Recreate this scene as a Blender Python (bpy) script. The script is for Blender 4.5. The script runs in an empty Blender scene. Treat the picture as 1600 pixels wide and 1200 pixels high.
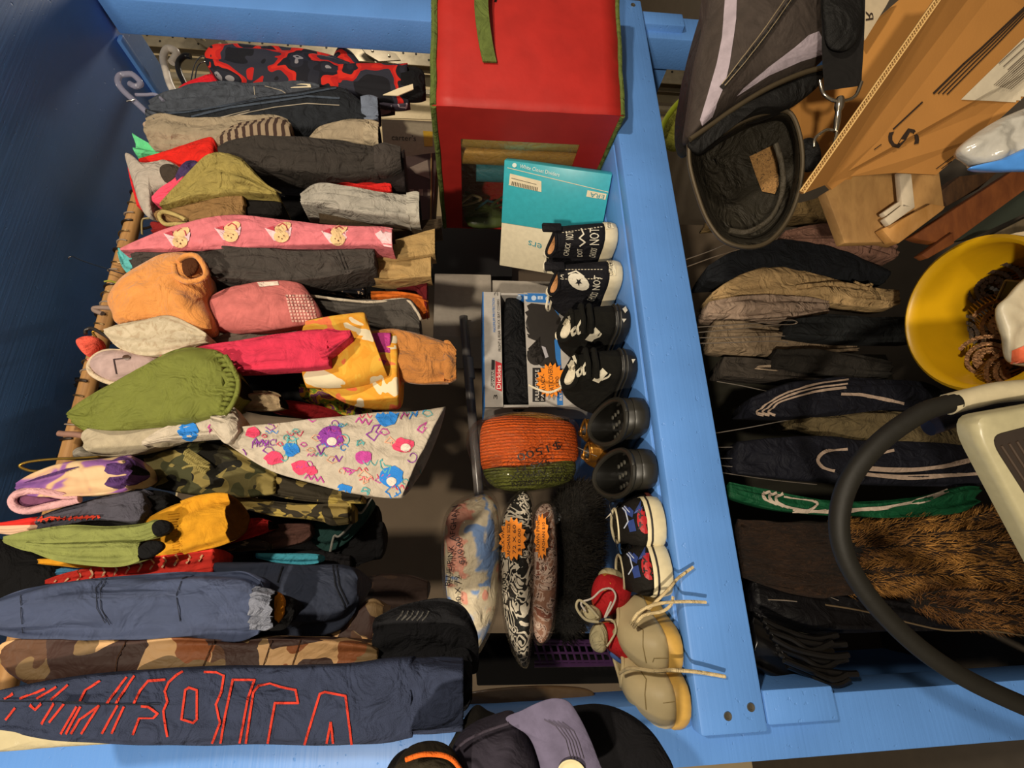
import bpy, bmesh, math, random
from mathutils import Vector, Matrix, noise
from mathutils.bvhtree import BVHTree
SC = bpy.context.scene
COL = SC.collection
PI = math.pi
# ---------------------------------------------------------------- camera (phone held sideways: world up = picture left)
FPX = 740.0
YAW, PIT = math.radians(19), math.radians(5.5)
CAM = Vector((0, 0, 1.35))
FW = Vector((math.sin(YAW)*math.cos(PIT), math.cos(YAW)*math.cos(PIT), -math.sin(PIT)))
RT = Vector((math.cos(YAW), -math.sin(YAW), 0))
UP = RT.cross(FW)
cd = bpy.data.cameras.new('camera'); cam = bpy.data.objects.new('camera', cd); COL.objects.link(cam)
cd.sensor_fit = 'HORIZONTAL'; cd.sensor_width = 36; cd.lens = FPX/1600*36; cd.clip_start = .01
M3 = Matrix((-UP, RT, -FW)).transposed()
cam.matrix_world = Matrix.Translation(CAM) @ M3.to_4x4()
SC.camera = cam
# ---------------------------------------------------------------- light
SC.view_settings.view_transform = 'Standard'; SC.view_settings.look = 'None'
SC.view_settings.gamma = 1; SC.view_settings.use_curve_mapping = False
SC.view_settings.exposure = -0.08
w = bpy.data.worlds.new('world'); SC.world = w; w.use_nodes = True
w.node_tree.nodes['Background'].inputs[0].default_value = (1.0, .86, .70, 1)
w.node_tree.nodes['Background'].inputs[1].default_value = .18
def lamp(name, loc, size, power, col, aim):
    l = bpy.data.lights.new(name, 'AREA'); l.shape = 'DISK'; l.size = size; l.energy = power; l.color = col
    o = bpy.data.objects.new(name, l); COL.objects.link(o); o.location = loc
    o.rotation_euler = (Vector(aim)-Vector(loc)).to_track_quat('-Z', 'Y').to_euler(); return o
lamp('ceiling_lamp', (.65, -1.25, 2.40), .12, 42, (1, .87, .69), (.45, .9, 1.1))
lamp('ceiling_lamp', (-1.15, -1.2, 2.15), .12, 62, (1, .87, .69), (.3, .9, 1.1))
l = bpy.data.lights.new('rail_fill', 'POINT'); l.energy = 34; l.color = (1, .87, .70); l.shadow_soft_size = .12  # unseen point light added to brighten the rails, wall and deck edge
o = bpy.data.objects.new('rail_fill', l); COL.objects.link(o); o.location = (2.9, 1.35, 1.95)
# ---------------------------------------------------------------- pixel -> place (picture frame 1600 x 1200)
def ray(px, py): return FW - UP*((px-800)/FPX) - RT*((py-600)/FPX)
def P(px, py, d): return CAM + ray(px, py)*d
def PY(px, py, Y):
    r = ray(px, py); return CAM + r*(Y/r.y)
def PZ(px, py, Z):
    r = ray(px, py); return CAM + r*((Z-CAM.z)/r.z)
def PX(px, py, X):
    r = ray(px, py); return CAM + r*(X/r.x)
# ---------------------------------------------------------------- materials
def lin(c):
    if isinstance(c, str):
        c = tuple(int(c[i:i+2], 16)/255 for i in (0, 2, 4))
    return tuple(((v+.055)/1.055)**2.4 if v > .04045 else v/12.92 for v in c[:3]) + (1,)
MATS = {}
class NT:
    def __init__(s, m): s.t = m.node_tree; s.n = s.t.nodes; s.l = s.t.links
    def new(s, ty, **kw):
        n = s.n.new(ty)
        for k, v in kw.items(): setattr(n, k, v)
        return n
    def link(s, a, b): s.l.new(a, b)
def base(name, rough=.8, metal=0, spec=.3):
    m = bpy.data.materials.new(name); m.use_nodes = True
    b = m.node_tree.nodes['Principled BSDF']
    b.inputs['Roughness'].default_value = rough; b.inputs['Metallic'].default_value = metal
    b.inputs['Specular IOR Level'].default_value = spec
    return m, b, NT(m)
def mixc(nt, fac, a, b, mode='MIX'):
    n = nt.new('ShaderNodeMix', data_type='RGBA', blend_type=mode)
    for k, v in ((0, fac), (6, a), (7, b)):
        if hasattr(v, 'is_output') or isinstance(v, bpy.types.NodeSocket): nt.link(v, n.inputs[k])
        else: n.inputs[k].default_value = v
    return n.outputs[2]
def ntex(nt, scale, detail=3, vec=None, rough=.5, dist=0):
    n = nt.new('ShaderNodeTexNoise'); n.inputs['Scale'].default_value = scale; n.inputs['Detail'].default_value = detail
    n.inputs['Roughness'].default_value = rough; n.inputs['Distortion'].default_value = dist
    if vec is not None: nt.link(vec, n.inputs['Vector'])
    return n
def ocoord(nt, sc=None, rot=None):
    c = nt.new('ShaderNodeTexCoord')
    if sc is None and rot is None: return c.outputs['Object']
    mp = nt.new('ShaderNodeMapping'); nt.link(c.outputs['Object'], mp.inputs[0])
    if sc: mp.inputs['Scale'].default_value = sc
    if rot: mp.inputs['Rotation'].default_value = rot
    return mp.outputs[0]
def ramp(nt, fac, stops, interp='LINEAR'):
    r = nt.new('ShaderNodeValToRGB'); r.color_ramp.interpolation = interp
    e = r.color_ramp.elements
    while len(e) < len(stops): e.new(.5)
    for i, (p, c) in enumerate(stops): e[i].position = p; e[i].color = c
    nt.link(fac, r.inputs[0]); return r.outputs[0]
def bump(nt, b, h, strength, dist=.01):
    strength = min(1, strength)
    n = nt.new('ShaderNodeBump'); n.inputs['Strength'].default_value = strength; n.inputs['Distance'].default_value = dist
    nt.link(h, n.inputs['Height']); nt.link(n.outputs[0], b.inputs['Normal'])
def grey(c, k): return (c[0]*k, c[1]*k, c[2]*k, 1)
def cloth(col, rough=.9, wr=.5, weave=900, var=.18, sheen=.0, scale=22):
    key = ('cloth', str(col), rough, wr, weave, var, scale)
    if key in MATS: return MATS[key]
    m, b, nt = base('cloth', rough, 0, .2); c = lin(col); v = ocoord(nt)
    n1 = ntex(nt, 60, 4, v)
    nt.link(ramp(nt, n1.outputs[0], [(.3, grey(c, 1-var)), (.7, grey(c, 1+var*.6))]), b.inputs['Base Color'])
    n2 = ntex(nt, scale, 3, v, .55, 1.2); n3 = ntex(nt, weave, 1, v)
    ad = nt.new('ShaderNodeMath', operation='MULTIPLY_ADD'); nt.link(n3.outputs[0], ad.inputs[0]); ad.inputs[1].default_value = .06
    nt.link(n2.outputs[0], ad.inputs[2])
    bump(nt, b, ad.outputs[0], min(1, wr*1.5), .022)
    if sheen: b.inputs['Sheen Weight'].default_value = sheen
    MATS[key] = m; return m
def plain(col, rough=.5, metal=0, spec=.4, bmp=0, bs=80, var=.06):
    key = ('plain', str(col), rough, metal, bmp, bs, var, spec)
    if key in MATS: return MATS[key]
    m, b, nt = base('surface', rough, metal, spec); c = lin(col); v = ocoord(nt)
    n = ntex(nt, bs, 3, v)
    nt.link(ramp(nt, n.outputs[0], [(.3, grey(c, 1-var)), (.7, grey(c, 1+var))]), b.inputs['Base Color'])
    if bmp: bump(nt, b, n.outputs[0], bmp, .004)
    MATS[key] = m; return m
def camo(cols, scale=9, rough=.85, wr=.4, seed=0):
    m, b, nt = base('camouflage_cloth', rough, 0, .25); v = ocoord(nt)
    out = lin(cols[0])
    for i, c in enumerate(cols[1:]):
        mp = nt.new('ShaderNodeMapping'); nt.link(v, mp.inputs[0]); mp.inputs['Location'].default_value = (seed+i*3.7, i*1.9, i*5.1)
        n = ntex(nt, scale*(1+.15*i), 1.2, mp.outputs[0], .5, .6)
        f = ramp(nt, n.outputs[0], [(0, (0, 0, 0, 1)), (.53, (1, 1, 1, 1))], 'CONSTANT')
        out = mixc(nt, f, out, lin(c))
    nt.link(out, b.inputs['Base Color'])
    bump(nt, b, ntex(nt, 26, 3, v, .55, 1).outputs[0], wr, .012); return m
def stripes(c1, c2, freq, axis=2, width=.5, distort=.0, rough=.9, soft=.02, rot=None):
    m, b, nt = base('striped_cloth', rough, 0, .2); v = ocoord(nt, rot=rot)
    if distort:
        n = ntex(nt, 14, 2, v)
        v2 = nt.new('ShaderNodeVectorMath', operation='MULTIPLY_ADD'); nt.link(n.outputs[1], v2.inputs[0])
        v2.inputs[1].default_value = (distort,)*3; nt.link(v, v2.inputs[2]); v = v2.outputs[0]
    s = nt.new('ShaderNodeSeparateXYZ'); nt.link(v, s.inputs[0])
    f = nt.new('ShaderNodeMath', operation='MULTIPLY'); nt.link(s.outputs[axis], f.inputs[0]); f.inputs[1].default_value = freq
    fr = nt.new('ShaderNodeMath', operation='FRACT'); nt.link(f.outputs[0], fr.inputs[0])
    nt.link(ramp(nt, fr.outputs[0], [(width-soft, lin(c1)), (width+soft, lin(c2))]), b.inputs['Base Color'])
    bump(nt, b, ntex(nt, 22, 3, ocoord(nt), .5, 1).outputs[0], .35, .01); return m
def blotch(cols, scale=12, pos=None, rough=.85, dist=.8, wr=.3, interp='CONSTANT', detail=2):
    m, b, nt = base('printed_cloth', rough, 0, .25); v = ocoord(nt)
    n = ntex(nt, scale, detail, v, .5, dist)
    k = len(cols); pos = pos or [.0]+[.38+.26*i/max(1, k-2) for i in range(k-1)]
    nt.link(ramp(nt, n.outputs[0], [(p, lin(c)) for p, c in zip(pos, cols)], interp), b.inputs['Base Color'])
    bump(nt, b, ntex(nt, 24, 3, v, .5, 1).outputs[0], wr, .01); return m
def wood(c1, c2, scale=6, stretch=(1, 12, 12), rough=.6):
    m, b, nt = base('wood', rough, 0, .3); v = ocoord(nt, stretch)
    n = ntex(nt, scale, 5, v, .6, .4)
    nt.link(ramp(nt, n.outputs[0], [(.3, lin(c1)), (.7, lin(c2))]), b.inputs['Base Color'])
    bump(nt, b, n.outputs[0], .12, .004); return m
def paint(col, rough=.45):
    m, b, nt = base('painted_wood', rough, 0, .4); c = lin(col); v = ocoord(nt); vs = ocoord(nt, (1, 30, 30))
    n = ntex(nt, 7, 4, v); g = ntex(nt, 5, 4, vs); k = ntex(nt, 90, 2, v)
    nt.link(ramp(nt, n.outputs[0], [(.3, grey(c, .9)), (.7, grey(c, 1.06))]), b.inputs['Base Color'])
    pit = ramp(nt, k.outputs[0], [(.24, (0, 0, 0, 1)), (.32, (1, 1, 1, 1))])
    mx = nt.new('ShaderNodeMath', operation='MULTIPLY_ADD'); nt.link(g.outputs[0], mx.inputs[0]); mx.inputs[1].default_value = .5
    nt.link(pit, mx.inputs[2]); bump(nt, b, mx.outputs[0], .35, .003); return m
def clear(col='FFFFFF', alpha=.1, rough=.12, wr=.6, sc=35):
    m = bpy.data.materials.new('clear_plastic'); m.use_nodes = True; nt = NT(m); nt.n.clear()
    out = nt.new('ShaderNodeOutputMaterial'); mx = nt.new('ShaderNodeMixShader'); tr = nt.new('ShaderNodeBsdfTransparent'); gl = nt.new('ShaderNodeBsdfGlossy')
    gl.inputs['Roughness'].default_value = rough; gl.inputs['Color'].default_value = lin(col); tr.inputs['Color'].default_value = (.97, .97, .97, 1)
    fr_ = nt.new('ShaderNodeFresnel'); fr_.inputs[0].default_value = 1.45
    ad = nt.new('ShaderNodeMath', operation='MULTIPLY_ADD'); nt.link(fr_.outputs[0], ad.inputs[0]); ad.inputs[1].default_value = .35; ad.inputs[2].default_value = alpha*.05
    b = nt.new('ShaderNodeBump'); b.inputs['Strength'].default_value = wr; b.inputs['Distance'].default_value = .01
    nt.link(ntex(nt, sc, 4, ocoord(nt), .6, 1.5).outputs[0], b.inputs['Height']); nt.link(b.outputs[0], gl.inputs['Normal']); nt.link(b.outputs[0], fr_.inputs['Normal'])
    nt.link(ad.outputs[0], mx.inputs[0]); nt.link(tr.outputs[0], mx.inputs[1]); nt.link(gl.outputs[0], mx.inputs[2]); nt.link(mx.outputs[0], out.inputs[0]); return m
def fur(c1, c2, scale=60, rough=.8, stretch=(1, 1, .25)):
    m, b, nt = base('fur', rough, 0, .35); v = ocoord(nt, stretch)
    n = ntex(nt, scale, 6, v, .7, .6); n2 = ntex(nt, 7, 2, ocoord(nt))
    mul = nt.new('ShaderNodeMath', operation='MULTIPLY'); nt.link(n.outputs[0], mul.inputs[0]); nt.link(n2.outputs[0], mul.inputs[1])
    nt.link(ramp(nt, mul.outputs[0], [(.14, lin(c1)), (.38, lin(c2))]), b.inputs['Base Color'])
    bump(nt, b, n.outputs[0], 1, .02); return m
# ---------------------------------------------------------------- mesh builder
class MB:
    def __init__(s): s.v = []; s.f = []; s.mi = []; s.m = 0
    def add(s, vs, fs):
        o = len(s.v); s.v += [Vector(v) for v in vs]
        for f in fs: s.f.append([i+o for i in f]); s.mi.append(s.m)
        return o
    def rings(s, R, closed=True, cap0=False, cap1=False):
        n = len(R[0]); vs = [p for r in R for p in r]; fs = []
        for i in range(len(R)-1):
            for j in range(n if closed else n-1):
                a = i*n+j; b_ = i*n+(j+1) % n; fs.append((a, b_, b_+n, a+n))
        o = s.add(vs, fs)
        for c, ring, flip in ((cap0, R[0], True), (cap1, R[-1], False)):
            if c:
                ctr = sum((Vector(p) for p in ring), Vector())/n
                k = s.add([ctr]+list(ring), [])
                for j in range(n):
                    t = (k, k+1+j, k+1+(j+1) % n); s.f.append(list(t if not flip else (t[0], t[2], t[1]))); s.mi.append(s.m)
        return o
    def box(s, a, ux, uy, uz):
        a, ux, uy, uz = map(Vector, (a, ux, uy, uz))
        vs = [a, a+ux, a+ux+uy, a+uy, a+uz, a+ux+uz, a+ux+uy+uz, a+uy+uz]
        s.add(vs, [(0, 3, 2, 1), (4, 5, 6, 7), (0, 1, 5, 4), (1, 2, 6, 5), (2, 3, 7, 6), (3, 0, 4, 7)])
    def bx(s, lo, hi):
        s.box(lo, (hi[0]-lo[0], 0, 0), (0, hi[1]-lo[1], 0), (0, 0, hi[2]-lo[2]))
    def tube(s, pts, r, n=10, cap=True, flat=None):
        pts = [Vector(p) for p in pts]; R = []; prev = None
        for i, p in enumerate(pts):
            t = (pts[min(i+1, len(pts)-1)]-pts[max(i-1, 0)]).normalized()
            if prev is None:
                a = t.orthogonal().normalized()
            else:
                a = (prev - t*prev.dot(t)).normalized()
            prev = a; b_ = t.cross(a); rr = r[i] if isinstance(r, (list, tuple)) else r
            fl = flat or 1
            R.append([p + a*(rr*math.cos(2*PI*k/n)) + b_*(rr*fl*math.sin(2*PI*k/n)) for k in range(n)])
        s.rings(R, True, cap, cap)
    def lathe(s, c, axis, prof, n=32, cap0=False, cap1=False):
        c = Vector(c); ax = Vector(axis).normalized(); a = ax.orthogonal().normalized(); b_ = ax.cross(a)
        s.rings([[c+ax*h+a*(r*math.cos(2*PI*k/n))+b_*(r*math.sin(2*PI*k/n)) for k in range(n)] for r, h in prof], True, cap0, cap1)
    def prism(s, poly, off):
        """closed 3D polygon pushed along off (solid plate)"""
        off = Vector(off); n = len(poly); A = [Vector(p) for p in poly]; B = [p+off for p in A]
        s.add(A+B, [tuple(range(n)), tuple(range(2*n-1, n-1, -1))]+[(j, n+j, n+(j+1) % n, (j+1) % n)[::-1] for j in range(n)])
    def build(s, name, mats, parent=None, smooth=True, local=False, bevel=0, sub=0, solid=0, angle=40):
        me = bpy.data.meshes.new(name)
        inv = Matrix() if local or parent is None else wmat(parent).inverted()
        me.from_pydata([tuple(inv @ v) for v in s.v], [], s.f)
        if not isinstance(mats, (list, tuple)): mats = [mats]
        for m in mats: me.materials.append(m)
        me.polygons.foreach_set('material_index', s.mi)
        bm = bmesh.new(); bm.from_mesh(me)
        bmesh.ops.delete(bm, geom=[v for v in bm.verts if not v.link_faces], context='VERTS')
        bmesh.ops.remove_doubles(bm, verts=bm.verts, dist=1e-6)
        bmesh.ops.recalc_face_normals(bm, faces=bm.faces)
        if bevel:
            es = [e for e in bm.edges if len(e.link_faces) == 2 and e.calc_face_angle(0) > .6]
            bmesh.ops.bevel(bm, geom=es, offset=bevel, segments=2, profile=.5, affect='EDGES', clamp_overlap=True)
        if smooth:
            for f in bm.faces: f.smooth = True
            for e in bm.edges:
                if len(e.link_faces) == 2 and e.calc_face_angle(0) > math.radians(angle): e.smooth = False
        bm.to_mesh(me); bm.free()
        o = bpy.data.objects.new(name, me); COL.objects.link(o)
        if parent: o.parent = parent
        elif not local:
            ctr = sum((v.co for v in me.vertices), Vector())/max(1, len(me.vertices))
            me.transform(Matrix.Translation(-ctr)); o.location = ctr
        if sub: md = o.modifiers.new('s', 'SUBSURF'); md.levels = md.render_levels = sub
        if solid: md = o.modifiers.new('t', 'SOLIDIFY'); md.thickness = solid; md.offset = 0
        return o
def wloc(o):
    l = Vector()
    while o: l += o.location; o = o.parent
    return l
def tag(o, label, cat, group=None, kind=None):
    o['label'] = label; o['category'] = cat
    if group: o['group'] = group
    if kind: o['kind'] = kind
    return o
def thing(name, label, cat, loc=(0, 0, 0), group=None, rot=None):
    o = bpy.data.objects.new(name, None); COL.objects.link(o); o.location = loc; o.empty_display_size = .05
    if rot: o.rotation_euler = rot
    return tag(o, label, cat, group)
def struct(o, ): o['kind'] = 'structure'; return o
def cr(P0, t):
    """Catmull-Rom through a list of tuples at t in 0..len-1"""
    n = len(P0); i = min(int(t), n-2); f = t-i
    p = [P0[max(0, i-1)], P0[i], P0[i+1], P0[min(n-1, i+2)]]
    return [.5*((2*b)+(c-a)*f+(2*a-5*b+4*c-d)*f*f+(3*b-a-3*c+d)*f*f*f) for a, b, c, d in zip(*p)]
def spline(pts, m):
    pts = [tuple(p) for p in pts]
    return [Vector(cr(pts, (len(pts)-1)*k/(m-1))) for k in range(m)]
# ---- a long piece of cloth hanging edge-on: outline given by its top and bottom edge at some picture columns, front on plane Y, going D deep
def cloth_loft(mb, st, Y, D, seed=0, m=48, n=32, fold=.008, taper=.55, bulge=.45, open1=False, open0=False, ff=1.0, mi_in=1):
    S = [s if len(s) == 4 else (s[0], s[1], s[0], s[2]) for s in st]
    R = []
    for k in range(m):
        q = cr(S, (len(S)-1)*k/(m-1))
        yy = Y(k/(m-1)) if callable(Y) else Y
        A = PY(q[0], q[1], yy); B = PY(q[2], q[3], yy); c = (A+B)/2; u = (A-B)/2; h = u.length
        ring = []
        for j in range(n):
            th = 2*PI*j/n; cs, sn = math.cos(th), math.sin(th)
            if sn < 0:
                sx = math.copysign(abs(cs)**.8, cs); sy = -min(h*bulge, .045)*abs(sn)**.9
            else:
                sx = math.copysign(abs(cs)**.6, cs)*(1-(1-taper)*sn); sy = D*abs(sn)**.7
            p = c + u*sx + Vector((0, sy, 0))
            w_ = min(1, h/.02)
            f1 = noise.noise(Vector((p.z*5*ff+seed*7, sx*2.6*ff+seed, sn*1.5)))
            f2 = noise.noise(Vector((p.z*16*ff+sx*3, sx*5*ff-seed, seed*3+sn*2)))
            d = fold*w_*(f1+.45*f2)*(1 if sn < .2 else .6)
            ring.append(p+Vector((0, -d*1.6, 0))+u.normalized()*(d*.5*sx))
        R.append(ring)
    mb.rings(R, True, not open0, not open1)
    if open1 or open0:
        for ring, nxt, on in ((R[-1], R[-4], open1), (R[0], R[3], open0)):
            if not on: continue
            c = sum(ring, Vector())/n; c2 = sum(nxt, Vector())/n
            ax = (c2-c); I = [ring]
            I.append([c+(p-c)*.9-ax*.02 for p in ring])
            for t in (.25, .7, 1.2): I.append([c+(p-c)*(.86-.12*t)+ax*t for p in ring])
            k0 = mb.m; mb.m = mi_in; mb.rings(I, True, False, True); mb.m = k0
    return R
def G(name, label, cat, mat, st, Y, D=.2, parent=None, lining=None, group=None, **kw):
    mb = MB(); cloth_loft(mb, st, Y, D*.8, seed=(hash_(label or name+str(st[0])) % 97)*.37, **kw)
    o = mb.build(name, [mat, lining or DARK], parent, angle=180)
    if parent is None: tag(o, label, cat, group)
    elif label: o['label'] = label
    return o
def hash_(s):
    h = 7
    for ch in s: h = (h*31+ord(ch)) % 1000003
    return h
# ---- an inflated shape with a star-shaped picture outline
def puff_mesh(mb, out, Y=None, d=None, tf=.03, tb=.06, fold=.004, seed=0, m=9, dense=6, pw=.5, smooth=True, ff=1.0):
    pt = (lambda a, b: PY(a, b, Y)) if Y is not None else (lambda a, b: P(a, b, d))
    n0 = len(out); O = []
    for i in range(n0):
        for k in range(dense):
            f = k/dense
            if smooth:
                q = [out[(i-1) % n0], out[i], out[(i+1) % n0], out[(i+2) % n0]]
                O.append([.5*((2*b)+(c-a)*f+(2*a-5*b+4*c-e)*f*f+(3*b-a-3*c+e)*f*f*f) for a, b, c, e in zip(*q)])
            else:
                a, b = out[i], out[(i+1) % n0]; O.append([a[0]+(b[0]-a[0])*f, a[1]+(b[1]-a[1])*f])
    cx = sum(o[0] for o in O)/len(O); cy = sum(o[1] for o in O)/len(O)
    fwd = Vector((0, 1, 0)) if Y is not None else FW
    for side, T in ((-1, tf), (1, tb)):
        R = []
        for k in range(m+1):
            r = 1-(k/m); r = math.sin(r*PI/2) if T else r
            ring = []
            for q in O:
                p = pt(cx+(q[0]-cx)*r, cy+(q[1]-cy)*r)
                dd = T*(max(0, 1-r*r))**pw
                f = noise.noise(p*14*ff+Vector((seed, seed*2, 0)))+.5*noise.noise(p*34*ff+Vector((seed, 0, seed)))
                ring.append(p+fwd*(side*(dd+fold*f*min(1, 3*(1-r)+.0))))
            R.append(ring)
        R[-1] = [sum(R[-1], Vector())/len(O)]*len(O)
        mb.rings(R, True)
def puff(name, label, cat, mat, out, Y=None, d=None, parent=None, group=None, **kw):
    mb = MB(); puff_mesh(mb, out, Y, d, seed=(hash_(label or name+str(out[0])) % 89)*.41, **kw)
    o = mb.build(name, mat, parent, angle=180)
    if parent is None: tag(o, label, cat, group)
    elif label: o['label'] = label
    return o
# ---- marks laid on a surface: shapes given in the picture, dropped on the named objects and lifted a hair off them
def bvh_of(objs):
    vs = []; fs = []
    for o in objs:
        k = len(vs); L = wmat(o)
        vs += [L @ v.co for v in o.data.vertices]; fs += [[i+k for i in p.vertices] for p in o.data.polygons]
    return BVHTree.FromPolygons(vs, fs)
def wmat(o):
    m = Matrix.LocRotScale(o.location, o.rotation_euler, o.scale)
    return (wmat(o.parent) @ m) if o.parent else m
class Stamp:
    def __init__(s, objs, lift=.0012):
        s.b = bvh_of(objs if isinstance(objs, (list, tuple)) else [objs]); s.lift = lift; s.mb = MB()
    def pt(s, x, y):
        r = ray(x, y).normalized(); h = s.b.ray_cast(CAM, r)
        if h[0] is None: return None
        n = h[1] if h[1].dot(r) < 0 else -h[1]
        return h[0]+n*s.lift-r*s.lift*.5
    def face(s, P2):
        q = [s.pt(*p) for p in P2]
        if all(q):
            c = sum(q, Vector())/len(q)
            if max((a-c).length for a in q) < .06: s.mb.add(q, [tuple(range(len(q)))])
    def line(s, pts, w, step=5, closed=False):
        if closed: pts = list(pts)+[pts[0]]
        for a, b in zip(pts[:-1], pts[1:]):
            dx, dy = b[0]-a[0], b[1]-a[1]; L = math.hypot(dx, dy)
            if L < 1e-6: continue
            ex, ey = dx/L*w*.3, dy/L*w*.3; nx, ny = -dy/L*w/2, dx/L*w/2
            a2 = (a[0]-ex, a[1]-ey); b2 = (b[0]+ex, b[1]+ey); n = max(1, int(L/step))
            for k in range(n):
                p = [(a2[0]+(b2[0]-a2[0])*t, a2[1]+(b2[1]-a2[1])*t) for t in (k/n, (k+1)/n)]
                s.face([(p[0][0]+nx, p[0][1]+ny), (p[1][0]+nx, p[1][1]+ny), (p[1][0]-nx, p[1][1]-ny), (p[0][0]-nx, p[0][1]-ny)])
    def curve(s, pts, w, m=30):
        s.line([(q.x, q.y) for q in spline([(x, y, 0) for x, y in pts], m)], w, 6)
    def blob(s, c, rx, ry, n=14, rings=3, rot=0, wob=0, seed=0):
        def q(t, r):
            a = 2*PI*t/n; k = r*(1+wob*noise.noise(Vector((math.cos(a)*1.5+seed, math.sin(a)*1.5, seed))))
            x, y = rx*k*math.cos(a), ry*k*math.sin(a)
            return (c[0]+x*math.cos(rot)-y*math.sin(rot), c[1]+x*math.sin(rot)+y*math.cos(rot))
        for i in range(rings):
            for t in range(n):
                r0, r1 = i/rings, (i+1)/rings
                s.face([q(t, r0), q(t, r1), q(t+1, r1), q(t+1, r0)] if i else [c, q(t, r1), q(t+1, r1)])
    def poly(s, pts, step=7):
        """filled star-shaped polygon, subdivided"""
        cx = sum(p[0] for p in pts)/len(pts); cy = sum(p[1] for p in pts)/len(pts)
        n = max(1, int(max(math.hypot(p[0]-cx, p[1]-cy) for p in pts)/step)); D = []
        for a, b in zip(pts, pts[1:]+pts[:1]):
            k = max(1, int(math.hypot(a[0]-b[0], a[1]-b[1])/step))
            D += [(a[0]+(b[0]-a[0])*i/k, a[1]+(b[1]-a[1])*i/k) for i in range(k)]
        m = len(D); q = lambda t, r: (cx+(D[t % m][0]-cx)*r, cy+(D[t % m][1]-cy)*r)
        for i in range(n):
            for t in range(m):
                s.face([q(t, i/n), q(t, (i+1)/n), q(t+1, (i+1)/n), q(t+1, i/n)] if i else [(cx, cy), q(t, 1/n), q(t+1, 1/n)])
    def text(s, txt, quad, fit=True, sub=0, shear=0):
        """quad: picture corners for text lower-left, lower-right, upper-right, upper-left"""
        V, Fc = text_mesh(txt, sub)
        if not V: return
        x0 = min(v[0] for v in V); x1 = max(v[0] for v in V); y0 = min(v[1] for v in V); y1 = max(v[1] for v in V)
        A, B, C_, D_ = quad; o = []
        for x, y in V:
            u = (x-x0)/(x1-x0); t = (y-y0)/max(1e-6, (y1-y0))
            o.append(s.pt(A[0]*(1-u)*(1-t)+B[0]*u*(1-t)+C_[0]*u*t+D_[0]*(1-u)*t, A[1]*(1-u)*(1-t)+B[1]*u*(1-t)+C_[1]*u*t+D_[1]*(1-u)*t))
        k = len(s.mb.v); good = [p if p else Vector() for p in o]
        s.mb.v += good
        for f in Fc:
            if all(o[i] for i in f):
                c = sum((o[i] for i in f), Vector())/len(f)
                if max((o[i]-c).length for i in f) < .08: s.mb.f.append([i+k for i in f]); s.mb.mi.append(s.mb.m)
    def done(s, name, mat, parent, label=None):
        if not s.mb.f: return None
        o = s.mb.build(name, mat, parent, smooth=False)
        if label: o['label'] = label
        return o
TXT = {}
def text_mesh(txt, sub=0):
    if (txt, sub) in TXT: return TXT[(txt, sub)]
    cu = bpy.data.curves.new('t', 'FONT'); cu.body = txt; cu.resolution_u = 2
    o = bpy.data.objects.new('t', cu); COL.objects.link(o)
    dg = bpy.context.evaluated_depsgraph_get(); me = bpy.data.meshes.new_from_object(o.evaluated_get(dg))
    bm = bmesh.new(); bm.from_mesh(me); bmesh.ops.triangulate(bm, faces=bm.faces)
    for _ in range(sub): bmesh.ops.subdivide_edges(bm, edges=bm.edges, cuts=1, use_grid_fill=True)
    bm.verts.index_update()
    r = ([(v.co.x, v.co.y) for v in bm.verts], [[v.index for v in f.verts] for f in bm.faces])
    bm.free(); bpy.data.objects.remove(o); bpy.data.curves.remove(cu); bpy.data.meshes.remove(me)
    TXT[(txt, sub)] = r; return r
def ptube(name, pts, r, mat, parent=None, m=40, n=10, **kw):
    mb = MB(); mb.tube(spline(pts, m), r, n); return mb.build(name, mat, parent, **kw)
DARK = cloth('0C0B0C')
BLUE = paint('5C8FD6')

def fur_blades(name, obj, parent, mat, count, lo, hi, width=.0005, seed=1, down=.7, front=True, zone=None):
    """short tapered hairs standing on a surface"""
    rnd = random.Random(seed); M = wmat(obj); vs = [M @ v.co for v in obj.data.vertices]; tri = []; ar = []
    for p in obj.data.polygons:
        q = [vs[i] for i in p.vertices]
        for k in range(1, len(q)-1):
            a, b, c = q[0], q[k], q[k+1]; n = (b-a).cross(c-a); A = n.length/2
            if A < 1e-10: continue
            n = n.normalized()
            if front and n.y > .25: continue
            if zone and not zone((a+b+c)/3): continue
            tri.append((a, b, c, n)); ar.append(A)
    mb = MB()
    for a, b, c, n in rnd.choices(tri, ar, k=count):
        u, v = rnd.random(), rnd.random()
        if u+v > 1: u, v = 1-u, 1-v
        p = a+(b-a)*u+(c-a)*v; L_ = rnd.uniform(lo, hi)
        d = (n+Vector((rnd.uniform(-.6, .6), rnd.uniform(-.4, .2), -down+rnd.uniform(-.5, .4)))).normalized()
        sd = d.cross(Vector((rnd.uniform(-1, 1), 1, rnd.uniform(-1, 1)))).normalized()*width
        m_ = p+d*L_*.55; t_ = p+d*L_+Vector((0, 0, -L_*.2*down))
        mb.add([p-sd, p+sd, m_+sd*.7, m_-sd*.7, t_], [(0, 1, 2, 3), (3, 2, 4)])
    o = mb.build(name, mat, parent, smooth=False); o['kind'] = 'stuff'; return o
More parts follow.
